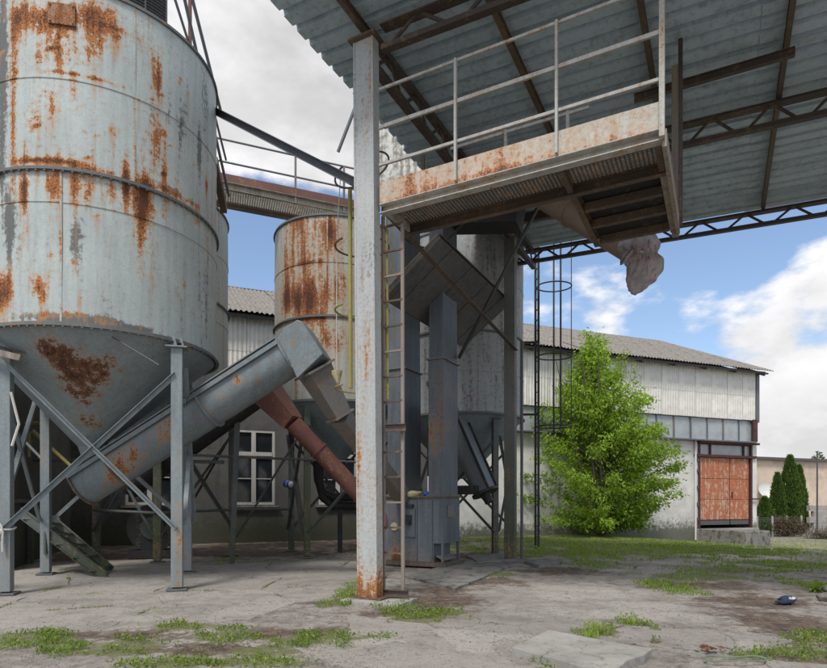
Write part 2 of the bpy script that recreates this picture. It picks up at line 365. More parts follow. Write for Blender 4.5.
def simple(name, c, rough=.5, var=.3, sc=20, bump=.2, spec=.35):
    t = NT(name); n = t.noise(sc, 6, .65); t.col(t.mix(t.ss(n, .35, .7, 0, var), c, tuple(x*.45 for x in c))); t.rough(rough); t.bump(n, bump, .006); t.b.inputs['Specular IOR Level'].default_value = spec; return t.m
M_glass_dark = simple('dark_window_glass', (.02,.024,.03), .08, .5, 3, .03, .6)  # opaque; darkness of the room behind is put into the colour
M_glass_lit = simple('sky_lit_wired_glass', (.36,.395,.41), .16, .35, 2.5, .05, .6)  # wired glass; its sky reflection is painted into the pale base
M_interior = simple('dim_interior', (.03,.03,.032), .9)
M_rag = simple('dirty_rag', (.48,.43,.25), .95, .6, 25, .5)
M_bluecloth = simple('blue_plastic', (.03,.09,.42), .5, .5, 30)
M_whiteplastic = simple('white_plastic', (.7,.7,.68), .4, .4, 30)
M_rope = simple('white_rope', (.60,.58,.54), .9, .5, 60)
M_navy = simple('navy_cloth', (.03,.045,.09), .8, .6, 30)
M_stone = simple('field_stone', (.24,.22,.20), .9, .7, 12, .6)
M_cable = simple('black_cable', (.02,.02,.022), .6)
M_hose = simple('green_hose', (.16,.22,.14), .6)
M_gasket = simple('downpipe_zinc', (.10,.10,.105), .6)
M_dead = simple('dead_leaf', (.16,.07,.035), .9, .6, 30)
def sack_mat():
    t = NT('woven_sack'); n1 = t.noise(5, 6, .65); n2 = t.noise(18, 5, .6); w = t.n.new('ShaderNodeTexWave'); w.inputs['Scale'].default_value = 60; w.inputs['Distortion'].default_value = 1.0
    t.lk(t.vec(), w.inputs[0]); c = t.mix(t.ss(n1, .35, .7), (.38,.35,.352), (.26,.24,.242))
    pr = t.mul(t.ss(t.noise(9, 3, .5, st=(2,2,.5), loc=(2,0,0)), .56, .62), t.ss(t.noise(2.2, 2, .5, loc=(1,1,3)), .5, .58)); c = t.mix(t.mul(pr, .75), c, (.26,.05,.06))
    c = t.mix(t.ss(n2, .5, .75, 0, .5), c, (.14,.12,.10)); t.col(c); t.rough(.75); t.bump(t.add(t.noise(3.5, 4, .55, st=(2.6,2.6,.5), loc=(3,2,1), dist=.6), t.mul(w.outputs[0], .06)), .5, .015); return t.m
M_sack = sack_mat()
# ------------------------------------------------------------------ ground
def ell(px, py, rx, ry):
    c = g(px, py); return (c.x, c.y, rx / FPX * c.y, ry * c.y * c.y / (EYE * FPX))
GRASS = [ell(*e) for e in ((35,640,48,7), (70,645,30,6), (128,644,46,6), (110,652,60,5), (185,626,40,4), (225,636,36,8), (265,650,46,9), (300,640,50,7), (345,636,46,5), (245,662,60,6), (170,664,60,5),
    (330,603,16,6), (348,592,10,9), (418,617,36,8), (400,607,22,5), (445,612,24,5), (20,636,30,4), (600,629,24,6), (632,622,16,5), (560,663,30,6), (585,640,10,4), (655,628,10,4),
    (700,577,56,5), (735,570,60,4), (680,590,22,4), (770,563,60,3), (655,583,14,3), (596,565,24,4), (800,566,40,4), (815,586,14,6), (800,652,36,8), (745,655,22,5), (830,640,30,8),
    (545,541,80,7), (620,548,80,7), (560,553,40,5), (680,543,50,6), (720,549,50,5), (640,536,60,4), (480,538,30,4), (750,552,50,4), (800,546,50,5), (600,540,90,9), (470,549,20,3), (445,540,25,3),
    (225,560,8,2), (68,572,5,1.5), (500,574,22,2), (655,640,8,3))]
SOIL_SHADE = [ell(*e) for e in ((120,634,110,6), (60,628,60,4), (200,648,90,8), (300,632,80,6), (440,600,50,9), (475,580,50,6), (410,612,60,8), (790,625,60,26), (770,600,60,8), (740,600,60,6), (600,628,60,6),
    (440,590,40,6), (330,596,40,8), (560,570,50,5), (700,585,70,5), (90,556,140,7), (250,552,120,6), (380,548,60,6), (480,556,60,5), (640,640,60,6), (830,660,60,12), (360,572,40,5), (150,575,60,2), (30,597,30,2))]  # soil patches; those at the silo feet double as painted contact shade
PATH = [ell(*e) for e in ((560,592,110,9), (450,640,130,16), (640,570,110,5), (560,610,110,10), (640,572,80,6), (700,562,60,3.5), (745,556,50,3), (780,550,32,3), (797,544,20,2.5), (790,548,24,4), (640,605,60,7), (400,655,80,14), (300,580,60,6), (700,640,70,14), (660,615,60,7))]
def field(L, x, y, soft=1.0):
    m = 0.0
    for cx, cy, rx, ry in L:
        q = ((x-cx)/rx)**2 + ((y-cy)/ry)**2
        if q < 4: m = max(m, math.exp(-q*.9))
    return m
def wallside(x, y): return (Vector((x, y, 0)) - F0).dot(FN)
def axis(segs):
    out = [segs[0][0]]
    for a, b, d in segs:
        n = max(1, round((b - a) / d)); out += [a + (b-a)*(i+1)/n for i in range(n)]
    return out
xs = axis([(-900,-200,140), (-200,-40,20), (-40,-13,3), (-13,-6,.22), (-6,9,.085), (9,18,.2), (18,60,3), (60,260,25), (260,900,160)])
ys = axis([(-300,-40,40), (-40,2,5), (2,4.4,.4), (4.4,14,.085), (14,24,.2), (24,40,.6), (40,120,6), (120,420,50), (420,2200,300)])
mb = MB(); P = []; AT = {'soil': [], 'grass': [], 'path': []}
for y in ys:
    for x in xs:
        near = -14 < x < 30 and 2 < y < 46
        z = ground_z(x, y); s = gr = pa = 0.0
        if near:
            gr = field(GRASS, x, y); s = field(SOIL_SHADE, x, y); pa = field(PATH, x, y)
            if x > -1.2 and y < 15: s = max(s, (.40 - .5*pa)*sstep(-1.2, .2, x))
            if y > 13: gr = max(gr, .55 * sstep(13.5, 17, y) * sstep(2.2, 4, x) * (1 - .8*pa))
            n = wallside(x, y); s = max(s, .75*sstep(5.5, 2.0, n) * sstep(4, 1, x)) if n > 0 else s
            z += .012*fbm(x*1.3, y*1.3) + .006*fbm(x*6, y*6, 3) + .03*gr*(.6 + fbm(x*2, y*2, 7)) - .006*s - .013
        P.append((x, y, z)); AT['soil'].append(s); AT['grass'].append(gr); AT['path'].append(pa)
mb.grid(P, len(xs), len(ys))
go = mb.build('ground', M_ground, smooth=60); tag(go, 'worn dirt and broken concrete yard ground', kind='structure')
for k, L in AT.items():
    a = go.data.attributes.new(k, 'FLOAT', 'POINT'); a.data.foreach_set('value', L)

# concrete floor under the silos and along the canopy: separate cracked slabs
def slab_mesh(poly, top, thick, name='slab', tilt=(0, 0), jag=.02, seed=0):
    rnd = random.Random(seed); c = sum((Vector((p[0], p[1], 0)) for p in poly), Vector()) / len(poly); ring = []
    for i, p in enumerate(poly):
        q = poly[(i+1) % len(poly)]; L = math.dist(p, q); k = max(2, int(L/.22))
        for j in range(k):
            f = j/k; ring.append((p[0]+(q[0]-p[0])*f + rnd.uniform(-jag, jag)*(j > 0), p[1]+(q[1]-p[1])*f + rnd.uniform(-jag, jag)*(j > 0)))
    m = MB(); n = len(ring)
    zt = lambda x, y: top + tilt[0]*(x-c.x) + tilt[1]*(y-c.y)
    ins = [(c.x + (x-c.x)*.994, c.y + (y-c.y)*.994) for x, y in ring]
    m.add([(x, y, top-thick) for x, y in ring] + [(x, y, zt(x, y)-.006) for x, y in ring] + [(x, y, zt(x, y)) for x, y in ins],
          [(i, (i+1) % n, n+(i+1) % n, n+i) for i in range(n)] + [(n+i, n+(i+1) % n, 2*n+(i+1) % n, 2*n+i) for i in range(n)] + [tuple(range(2*n, 3*n))])
    return m
floor_root = thing('concrete_floor', 'cracked grey concrete floor slabs under and before the silos', None, (-4, 8.5, 0)); tag(floor_root, kind='structure')
rnd = random.Random(3); a15 = R(15); ex = V(math.cos(a15), math.sin(a15), 0); ey = V(-math.sin(a15), math.cos(a15), 0); o15 = V(-8.6, 5.2, 0)
lat = {}; SLABS = []
for i in range(8):
    for j in range(9):
        p = o15 + ex*(i*1.75 + rnd.uniform(-.22, .22) + .35*(j % 2)) + ey*(j*1.35 + rnd.uniform(-.2, .2)); lat[i, j] = (p.x, p.y)
for i in range(7):
    for j in range(8):
        q = [lat[i, j], lat[i+1, j], lat[i+1, j+1], lat[i, j+1]]; c = [sum(k)/4 for k in zip(*q)]
        if field(GRASS, *c) > .45 or field(SOIL_SHADE[:8], *c) > .72 or c[0] > -.7 or c[1] < 6.4 or c[1] > 14: continue
        q = [(c[0]+(x-c[0])*.992, c[1]+(y-c[1])*.992) for x, y in q]
        _sm = slab_mesh(q, rnd.uniform(-.004, .003), .09, tilt=(rnd.uniform(-.004, .004), rnd.uniform(-.004, .004)), jag=.03, seed=i*20+j); SLABS.append(q); _sm.build('slab', M_floor, floor_root)
path_root = thing('concrete_path', 'worn concrete slab path crossing the yard in front of the canopy', None, K(3, 0)); tag(path_root, kind='structure')
lat = {}
for i in range(7):
    for j in range(6):
        p = K(.2 + i*1.45 + rnd.uniform(-.2, .2) + .5*(j % 2), -2.9 + j*.95 + rnd.uniform(-.12, .12)); lat[i, j] = (p.x, p.y)
for i in range(6):
    for j in range(5):
        q = [lat[i, j], lat[i+1, j], lat[i+1, j+1], lat[i, j+1]]; c = [sum(k)/4 for k in zip(*q)]
        if field(GRASS, *c) > .5 or field(SOIL_SHADE[7:9], *c) > .3 or math.dist(c, (1.6, 5.5)) < .9 or j > 2: continue
        q = [(c[0]+(x-c[0])*.97, c[1]+(y-c[1])*.97) for x, y in q]
        slab_mesh(q, rnd.uniform(-.008, .002), .07, tilt=(rnd.uniform(-.008, .008), rnd.uniform(-.008, .008)), jag=.035, seed=900+i*20+j).build('slab', M_floor, path_root)
def lone_slab(pix, top, label, mat=M_conc, thick=.12, seed=0):
    q = [tuple(g(x, y, 0)[:2]) for x, y in pix]
    o = slab_mesh(q, top, thick, seed=seed).build('concrete_slab', mat); tag(o, label, 'slab'); return o
lone_slab(((512,654), (549,636), (652,656), (606,680)), .065, 'thick loose concrete slab lying at the bottom edge of the picture', M_conc, .14, 1)
lone_slab(((405,577), (470,560), (512,566), (455,590)), .03, 'low concrete plinth slab in front of the elevator boot', M_conc2, .12, 2)
lone_slab(((466,557), (503,553), (520,560), (478,564)), .05, 'small mossy slab between the grey silo leg and the rear post', M_conc2, .12, 3)
lone_slab(((516,561), (552,557), (574,562), (538,567)), .05, 'flat slab in the grass just right of the rear post', M_conc2, .12, 4)

# ------------------------------------------------------------------ warehouse
WH = thing('warehouse', 'long grey rendered warehouse with white corrugated upper wall and grey wavy roof', 'warehouse', F(5, 0))
def wall_boxes(m, t0, t1, z0, z1, openings, th=.3):
    cuts = sorted({t0, t1, *[o[0] for o in openings], *[o[1] for o in openings]})
    for a, b in zip(cuts, cuts[1:]):
        zs = [z0]
        for o in sorted(openings, key=lambda o: o[2]):
            if o[0] <= a and b <= o[1]: zs += [o[2], o[3]]
        zs.append(z1)
        for c, d in zip(zs[::2], zs[1::2]):
            if d - c > .01: m.box(F((a+b)/2, -th/2, (c+d)/2), (b-a, th, d-c), RF)
DT0, DT1, DTM = 20.55, 24.1, 22.68
WINS = [(-4.05, -2.6), (-.72, .74), (2.3, 3.75)]
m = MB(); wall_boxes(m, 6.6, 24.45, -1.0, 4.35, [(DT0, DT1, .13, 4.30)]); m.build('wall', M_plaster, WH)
m = MB(); wall_boxes(m, -14, 6.6, -1.0, 5.5, [(a, b, 1.3, 3.92) for a, b in WINS]); m.build('wall', M_plaster_shade, WH)
m = MB(); m.box(F(5.2, -13.4, 3.2), (38.5, .3, 8.8), RF); m.box(F(-14.15, -6.7, 3.2), (.3, 13.1, 8.8), RF); m.box(F(24.28, -6.85, 3.2), (.3, 13.0, 8.8), RF)
for t in (-14.15, 24.28): m.add([F(t, 0, 7.62), F(t, -13.4, 7.62), F(t, -6.7, 10.8)], [(0, 1, 2)])
m.build('end_wall', M_plaster, WH)
wg = lambda t, n_: F(t, n_)
m = MB(); m.box(F(-7.6, 3.6, 1.9), (4.0, 7.2, 5.4), RF); m.build('shade_wing', M_plaster_shade, WH)  # wall behind the stairs, built out to shut off skylight from the left
m = MB(); m.box(F(-7.6, 3.7, 4.7), (4.5, 7.9, .16), RF); m.build('shade_wing_roof', M_gasket, WH)  # made-up roof over the added wing
m = MB(); m.box(F(5, -2.2, 2.5), (37, .05, 7), RF); m.build('dark_backing', M_interior, WH)  # near-black sheet standing in for the unlit interior
m = MB(); m.box(F(5.2, -.17, 6.76), (38.4, .1, 2.46), RF); clad = m.build('cladding_frame', M_gasket, WH)
def corr(w, L, pitch, amp, seg, name, mat, trap=False, rows=2):     # corrugated sheet: waves across x, length along y
    m = MB(); n = int(round(w/pitch*seg)) + 1; P = []
    if trap:
        xs_, zs_ = [], []; k = 0
        while k*pitch < w - 1e-6:
            for f, h in ((0, 0), (.62, 0), (.70, 1), (.92, 1)): xs_.append((k+f)*pitch); zs_.append(h*amp)
            k += 1
        xs_.append(w); zs_.append(0); n = len(xs_)
    else: xs_ = [w*i/(n-1) for i in range(n)]; zs_ = [amp*math.sin(2*math.pi*x/pitch) for x in xs_]
    for j in range(rows):
        for x, z in zip(xs_, zs_): P.append((x, L*j/(rows-1), z))
    m.grid(P, n, rows); me = m.mesh(name, mat, 50); return me
me_cl = corr(1.08, 1.2, .155, .022, 6, 'cladding_sheet', M_clad)
Mcl = rot3(FW, ZUP, FN)
rnd = random.Random(5)
for i in range(37):
    for j in range(2):
        piece('cladding_sheet', me_cl, clad, F(-13.6 + i*1.03, .005 + .01*j + .004*(i % 2), 5.47 + j*1.18 + rnd.uniform(-.008, .008)), Mcl)
m = MB(); m.box(F(24.47, .0, 6.62), (.2, .12, 2.5), RF); m.build('corner_trim', M_blue, WH)
sl = Vector((0, 0, 1))*.458 - FN; sl.normalize(); rn = FW.cross(sl).normalized()
m = MB(); m.add([F(-14.3, -6.72, 11.05), F(24.9, -6.72, 11.05), F(24.9, -13.9, 7.75), F(-14.3, -13.9, 7.75)], [(0, 1, 2, 3)])
m.beam(F(-14.3, -6.75, 11.12), F(24.95, -6.75, 11.12), .35, .06)
for t in [x*1.9 - 13.5 for x in range(21)]: m.beam(F(t, .40, 7.70), F(t, -6.7, 10.92), .09, .14)
for n_ in (.3, -1.4, -3.1, -4.8): m.beam(F(-14.2, n_, 7.79 + (.3-n_)*.458), F(24.85, n_, 7.79 + (.3-n_)*.458), .06, .07)
roof = m.build('roof', M_gasket, WH)
me_rf = corr(1.06, 1.78, .177, .027, 8, 'roof_sheet', M_asbestos)
Mrf = rot3(FW, sl, rn)
for i in range(38):
    for j in range(5):
        o = piece('roof_sheet', me_rf, roof, F(-14.25 + i*1.03, .52, 7.80) + sl*(j*1.6 - .02) + rn*(.045 + (.012 if i % 2 else 0) + .03*(1 - 0) - .004*j + rnd.uniform(-.006, .012)) + FW*rnd.uniform(-.015, .015), Mrf)
m = MB(); m.beam(F(-14.2, .36, 7.80), F(24.6, .36, 7.80), .03, .10); m.build('eave_shade_strip', M_gasket, WH)  # added dark strip standing in for shade under the roof edge
# casement windows, lower left wall
for a, b in WINS:
    m = MB(); z0, z1 = 1.3, 3.92; w = .09; n_ = -.06
    m.box(F(a+w/2, n_, (z0+z1)/2), (w, .1, z1-z0), RF); m.box(F(b-w/2, n_, (z0+z1)/2), (w, .1, z1-z0), RF)
    m.box(F((a+b)/2, n_, z1-w/2), (b-a-2*w, .1, w), RF); m.box(F((a+b)/2, n_, z0+w/2), (b-a-2*w, .1, w), RF)
    zt = z0 + (z1-z0)*.68; mid = (a+b)/2
    m.box(F(mid, n_+.012, (z0+z1)/2), (.15, .1, z1-z0-2*w), RF); m.box(F(mid, n_+.024, zt), (b-a-2*w, .1, .14), RF)
    zm = z0 + (z1-z0)*.35
    for s in (-1, 1): m.box(F(mid + s*(b-a)/4, n_+.004, zm), ((b-a)/2-.14, .05, .035), RF)
    win = m.build('window', M_white_frame, WH, bevel=.006)
    ms = MB(); ms.box(F(mid, .04, z0-.05), (b-a+.24, .22, .07), RF); ms.build('sill', M_conc2, win)
    for s in (-1, 1):
        for c, d in ((z0+w, zm-.018), (zm+.018, zt-.07), (zt+.07, z1-w)):
            mp = MB(); mp.box(F(mid + s*(b-a)/4, -.085 + rnd.uniform(-.004, .004), (c+d)/2), ((b-a)/2-.13, .006, d-c+.02), RF); mp.build('pane', M_glass_dark, win)
# long glazed band under the cladding
m = MB(); m.box(F(15.5, -.09, 5.47), (17.9, .1, .06), RF); m.box(F(15.5, -.09, 4.39), (17.9, .1, .06), RF)
for i in range(18):
    t = 24.35 - 1.04*i
    if t > 6.7: m.box(F(t, -.085, 4.93), (.05, .09, 1.02), RF)
band = m.build('window_band', M_blue, WH)
for i in range(17):
    t = 24.35 - 1.04*i - .52
    if t > 6.8:
        mp = MB(); mp.box(F(t, -.11 + rnd.uniform(-.01, .01), 4.93), (.99, .008, 1.03), rot3((FW + ZUP*0 - FN*rnd.uniform(-.02, .02)).normalized(), -FN, ZUP)); mp.build('pane', M_glass_lit, band)
m = MB(); m.box(F(15.3, .12, 4.33), (17.4, .5, .07), RF); m.build('ledge', M_blue, WH, bevel=.01)
m = MB(); m.box(F(22.4, .16, 4.27), (3.9, .2, .1), RF); m.build('ledge', M_maroon, WH)
m = MB(); m.box(F(24.27, .03, 4.95), (.3, .1, 1.1), RF); m.build('corner_post', M_maroon, WH)
# red double door with transom light
m = MB()
for t in (DT0+.06, DT1-.06): m.box(F(t, -.02, 2.2), (.12, .14, 4.14), RF)
m.box(F((DT0+DT1)/2, .02, 3.62), (DT1-DT0+.5, .16, .12), RF); m.box(F((DT0+DT1)/2, -.02, 4.22), (DT1-DT0-.24, .12, .1), RF)
for t in (21.35, 23.55): m.box(F(t, -.02, 3.92), (.07, .1, .5), RF)
tr = m.build('door_frame', M_maroon, WH)
for a, b in ((DT0+.12, 21.31), (21.39, 23.51), (23.59, DT1-.12)):
    mp = MB(); mp.box(F((a+b)/2, -.06, 3.92), (b-a, .01, .5), RF); mp.build('pane', M_glass_lit, tr)
for a, b in ((DT0+.13, DTM-.015), (DTM+.015, DT1-.13)):
    m = MB(); m.box(F((a+b)/2, -.09, 1.95), (b-a, .05, 3.2), RF); leaf = m.build('door_leaf', M_maroon, WH)
    for c, d in ((.55, 1.52), (1.54, 2.52), (2.54, 3.54)):
        mp = MB(); mp.box(F((a+b)/2, -.055 + rnd.uniform(-.004, .004), (c+d)/2), (b-a-.02, .02, d-c), RF); mp.build('panel', M_door, leaf, bevel=.006, attrs={'grime': lambda p: .22})
    mp = MB(); mp.box(F((a+b)/2, -.05, .40), (b-a-.06, .03, .2), RF); mp.build('kick_strip', M_gasket, leaf)
for z in (.6, 1.3, 2.1, 2.9, 3.4):
    m = MB(); m.tube(F(DT0-.05, .05, z-.07), F(DT0-.05, .05, z+.07), .04, n=8); m.build('hinge', M_gasket, WH)
m = MB(); m.box(F(DTM+.12, -.02, 1.75), (.04, .05, .3), RF); m.build('door_handle', M_maroon, WH)
m = MB(); m.box(F(24.3, .1, 1.55), (.5, .05, .06), RF); m.build('door_catch', M_maroon, WH)
m = MB(); m.tube(F(20.32, .09, -.4), F(20.32, .09, 4.3), .045, n=8); m.build('downpipe', M_whiteplastic, WH, smooth=40)
m = MB(); m.box(F(22.35, .12, -.3), (3.9, .3, .84), RF); m.build('door_sill', M_conc, WH, bevel=.02)
m = MB(); m.box(F(21.05, 1.4+.14, -.35), (1.5, 2.5, .98), RF)
tag(m.build('loading_dock', M_conc2, bevel=.04), 'low concrete loading block jutting out before the red door', 'dock')

# ------------------------------------------------------------------ beige building far right
BB = V(23.4, 42.5, 0)
def B(t, n, z): return BB + FW*t + FN*n + V(0, 0, z)
bh = thing('flat_building', 'beige flat roofed building beyond the thuja trees', 'building', B(8, 0, -.6))
m = MB(); m.box(B(10, -4, 1.9), (20, 8, 5.2), RF); m.build('wall', M_beige, bh)
m = MB(); m.box(B(10, -4, 4.6), (20.6, 8.6, .2), RF); rf = m.build('roof', M_gasket, bh)
mc = MB(); mc.box(B(3.3, -3, 5.05), (1.5, .9, .7), RF); mc.build('chimney', M_plaster, rf)
mc = MB(); mc.tube(B(3.2, -3, 5.4), B(3.2, -3, 6.9), .16, n=10); mc.build('flue', M_brown, rf, smooth=40)
m = MB(); m.tube(B(1.35, .1, 4.5), B(1.35, .1, -.6), .07, n=8); m.path([B(1.35, .1, 4.45), B(1.7, .15, 4.5)], .07); m.build('downpipe', M_gasket, bh, smooth=40)
m = MB(); m.lathe([(0, 0), (.3, .03), (.55, .12), (.62, .18)], 20, (0, 0, 0)); mm = Matrix.Translation(B(2.2, .4, 2.2)) @ (FN + V(-.3, 0, .4)).to_track_quat('Z', 'Y').to_matrix().to_4x4()
m.v = [tuple(mm @ Vector(p)) for p in m.v]; m.build('satellite_dish', M_whiteplastic, bh, smooth=60)
# block wall
bw = thing('block_wall', 'low unrendered grey block wall in front of the beige building', 'wall', V(26, 37, -.6))
me_b = MB().box((0, 0, 0), (.74, .2, .34)).mesh('block', M_conc)
for r_ in range(5):
    for c_ in range(9 - (r_ == 4)*2):
        piece('block', me_b, bw, V(24.2, 36.2, -.42 + r_*.36) + FW*(.38 + c_*.77 + (.38 if r_ % 2 else 0)) + FN*random.uniform(-.012, .012), RF)
p = V(23.4, 34.2, 0); m = MB(); m.tube(p + V(0, 0, -.6), p + V(0, 0, 4.3), .055, .04, n=8); m.box(p + V(0, 0, 4.32), (.14, .14, .05)); m.box(p + V(0, 0, -.5), (.3, .3, .2))
tag(m.build('metal_pole', M_gasket, smooth=40), 'thin dark metal pole standing before the beige building', 'pole')
# mesh fence with dead creeper
fn = thing('wire_fence', 'low wire fence with concrete posts below the thuja trees', 'fence', V(20.5, 33, -.6))
for k in range(4):
    m = MB(); q = V(19.0 + k*1.05, 32.6 + k*.36, 0); m.beam(q + V(0, 0, -.7), q + V(0, 0, .62), .09, .09); m.build('post', M_conc, fn, bevel=.01)
m = MB(); a, b = V(19, 32.6, 0), V(22.15, 33.68, 0)
for k in range(34):
    f = k/33; q = a.lerp(b, f); m.tube(q + V(0, 0, -.5), q + V(0, 0, .55), .008, n=4)
for k in range(10): m.tube(a + V(0, 0, -.45 + k*.11), b + V(0, 0, -.45 + k*.11), .008, n=4)
tag(m.build('wire_mesh', M_gasket, fn), kind='stuff')
# ------------------------------------------------------------------ canopy roof
RS = -.03
def zr(u): return 8.36 + RS*u
CAN = thing('canopy', 'high corrugated metal canopy roof with rusty purlins and lattice trusses', 'canopy', K(0, 0))
me_cs = corr(.92, 6.25, .305, .075, 4, 'roof_sheet', M_roofsheet, trap=True, rows=2)
ud = (U + ZUP*RS).normalized(); nd_ = W_.cross(ud).normalized()
if nd_.z < 0: nd_ = -nd_
MS = rot3(W_, ud, nd_)
rnd = random.Random(11)
m = MB(); 
skin = thing
v = -1.4; i = 0
sheet_root = None
PURL = [-.16 + 1.82*k for k in range(7)]
plist = []
for k, u in enumerate(PURL):
    m = MB(); m.ibeam(K(u, -1.38, zr(u)-.075), K(u, 8.6, zr(u)-.075), .075, .13, .012); plist.append(m.build('purlin', M_brown, CAN))
while v < 8.0:
    for r_ in range(2):
        u0 = -1.15 + r_*6.1 + rnd.uniform(-.014, .014)
        piece('roof_sheet', me_cs, CAN, K(u0, v, zr(u0) + .012 + (.0 if i % 2 else .008) - .012*r_ + rnd.uniform(0, .006)), MS)
    v += .9; i += 1
def truss(v, u0, u1, top, dep, n, mat=M_truss, up0=0, rev=False):
    zt = lambda u: zr(u) - top
    m = MB(); m.angle(K(u0, v, zt(u0)), K(u1, v, zt(u1)), .085, .012); m.angle(K(u0, v+.09, zt(u0)), K(u1, v+.09, zt(u1)), .085, .012)
    m.beam(K(u0, v+.045, zt(u0)-dep), K(u1, v+.045, zt(u1)-dep), .11, .075)
    tr = m.build('truss', mat, CAN)
    for k in range(n):
        a = u0 + (u1-u0)*(k+.08)/n; b = u0 + (u1-u0)*(k+.5)/n; c = u0 + (u1-u0)*(k+.92)/n
        for p, q in ((K(a, v+.045, zt(a)-dep), K(b, v+.045, zt(b))), (K(b, v+.045, zt(b)), K(c, v+.045, zt(c)-dep))):
            md = MB(); md.beam(p, q, .03, .045); md.build('lattice_bar', mat, tr)
    return tr
truss(.0, .18, 7.0, .19, .33, 6); truss(4.2, -.6, 11, .19, .36, 13); truss(8.3, -1.1, 11, .20, .30, 13)
# lengthwise lattice girder from the front column to the rear one
m = MB(); m.beam(K(-.02, .1, 8.12), K(-.02, 8.4, 8.12), .1, .1); m.beam(K(-.02, .1, 7.72), K(-.02, 8.4, 7.72), .11, .11); gd = m.build('girder', M_truss, CAN)
for k in range(9):
    for p, q in (((.15 + k*.92), (.55 + k*.92)), ((1.0 + k*.92), (.6 + k*.92))):
        if p < 8.4:
            md = MB(); md.beam(K(-.02, p, 7.74), K(-.02, q, 8.1), .03, .05); md.build('lattice_bar', M_truss, gd)
m = MB(); m.ibeam(K(3.2, 2.95, zr(3.9)-.30), K(5.4, 2.95, zr(5.0)-.28), .08, .12); m.build('hanger_beam', M_truss, CAN)
m = MB(); m.ibeam(K(-.9, 6.34, 8.12), K(3.4, 6.34, 7.98), .12, .2); m.build('cross_beam', M_truss, CAN)

def column(base, top, wu, wv, mat, rustfn, name, label):
    root = thing(name, label, 'column', base)
    m = MB(); N = 90; P = []
    sec = []                                             # two channels set toe to toe: slight lips either side of a flush web
    a, b = wu/2, wv/2
    for x, y in ((-a,-b), (-a+.03,-b), (-a+.03,-b+.006), (a-.03,-b+.006), (a-.03,-b), (a,-b), (a,b), (-a,b)): sec.append((x, y))
    for i in range(N+1):
        f = i/N; c = base.lerp(top, f)
        for x, y in sec: P.append(c + U*x + W_*y)
    k = len(sec)
    m.add(P, [(i*k+j, i*k+(j+1) % k, (i+1)*k+(j+1) % k, (i+1)*k+j) for i in range(N) for j in range(k)] + [tuple(N*k+j for j in range(k))])
    m.build('shaft', mat, root, attrs={'rust': rustfn, 'grime': lambda p: .25*fbm(p[0]*3, p[1]*3, p[2]*.6)})
    return root
def col_rust(p):
    d = (Vector(p) - K(0, 0)); u = d.dot(U); z = p[2]
    s = .55*math.exp(-(z/.45)**2) + .42*math.exp(-((z-.55)/.9)**2)*math.exp(-((u+.07)/.06)**2) + .33*math.exp(-((z-3.55)/.35)**2)*max(0, math.sin(u*26+1.0))
    s += .25*math.exp(-((z-7.3)/.6)**2)*math.exp(-((u-.05)/.07)**2) + .22*math.exp(-((z-8.0)/.12)**2) + .3*math.exp(-((u+.16)/.02)**2)*math.exp(-((z-1.6)/2)**2)
    s += .28*math.exp(-((z-2.3)/1.3)**2)*math.exp(-((u+.05)/.035)**2)
    return s + .12*math.exp(-((u-.16)/.02)**2) + .17*sstep(6.0, 3.0, z) - .03
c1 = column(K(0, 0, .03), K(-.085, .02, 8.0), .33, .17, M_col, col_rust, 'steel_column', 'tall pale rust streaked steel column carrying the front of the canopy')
m = MB(); m.box(K(0, 0, .04), (.52, .3, .025), RK); m.build('base_plate', M_brown, c1)
m = MB(); m.box(K(-.08, .02, 8.015), (.44, .3, .03), RK); m.build('cap_plate', M_brown, c1)
m = MB(); m.chan(K(.17, .12, 2.46), K(.47, .19, 2.46), .05, .11, .01); m.build('ladder_bracket', M_brown, c1)
m = MB(); m.chan(K(.1, .13, .10), K(.52, .17, .10), .05, .1, .01); m.build('ladder_bracket', M_brown, c1)
slab_mesh([tuple(K(u, v)[:2]) for u, v in ((-.3, -.32), (.62, -.3), (.6, .3), (-.32, .28))], .028, .1, seed=4).build('footing', M_conc, c1)
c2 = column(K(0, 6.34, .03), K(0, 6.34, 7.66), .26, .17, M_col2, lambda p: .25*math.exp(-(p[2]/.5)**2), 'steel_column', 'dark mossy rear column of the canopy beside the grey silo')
slab_mesh([tuple(K(u, v)[:2]) for u, v in ((-.4, 6.0), (.45, 5.95), (.4, 6.7), (-.38, 6.72))], .06, .14, seed=5).build('footing', M_conc2, c2)
m = MB(); m.tube(K(.26, 6.4, .0), K(.26, 6.4, 5.2), .035, n=8); m.build('conduit', M_gasket, c2, smooth=40)
# braces between the columns and the elevator
def lone_bar(name, p, q, w, h, mat, label, cat='brace', kind='beam'):
    m = MB()
    if kind == 'tube': m.tube(p, q, w/2, n=10)
    elif kind == 'chan': m.chan(p, q, w, h, .012)
    elif kind == 'angle': m.angle(p, q, w, .01)
    else: m.beam(p, q, w, h)
    return tag(m.build(name, mat, smooth=40 if kind == 'tube' else None), label, cat)
lone_bar('tie_bar', K(.2, .05, 5.58), K(.16, 6.3, 5.02), .09, .09, M_brown, 'dark tie bar running from the front column back to the rear column', kind='angle')
lone_bar('diagonal_brace', at(458, 358, 13.15), at(537, 207, 12.2), .085, .085, M_dark, 'thin dark diagonal brace rising right past the rear column', kind='angle')
lone_bar('diagonal_strut', at(211, 109, 10.9), at(354, 182, 8.6), .13, .12, M_blue, 'slanting blue grey strut tying the big silo rim to the front column', kind='chan')
lone_bar('diagonal_brace', at(355, 108, 12.6), at(338, 152, 12.8), .05, .05, M_blue, 'short dark brace leaving the front column above the hoops')
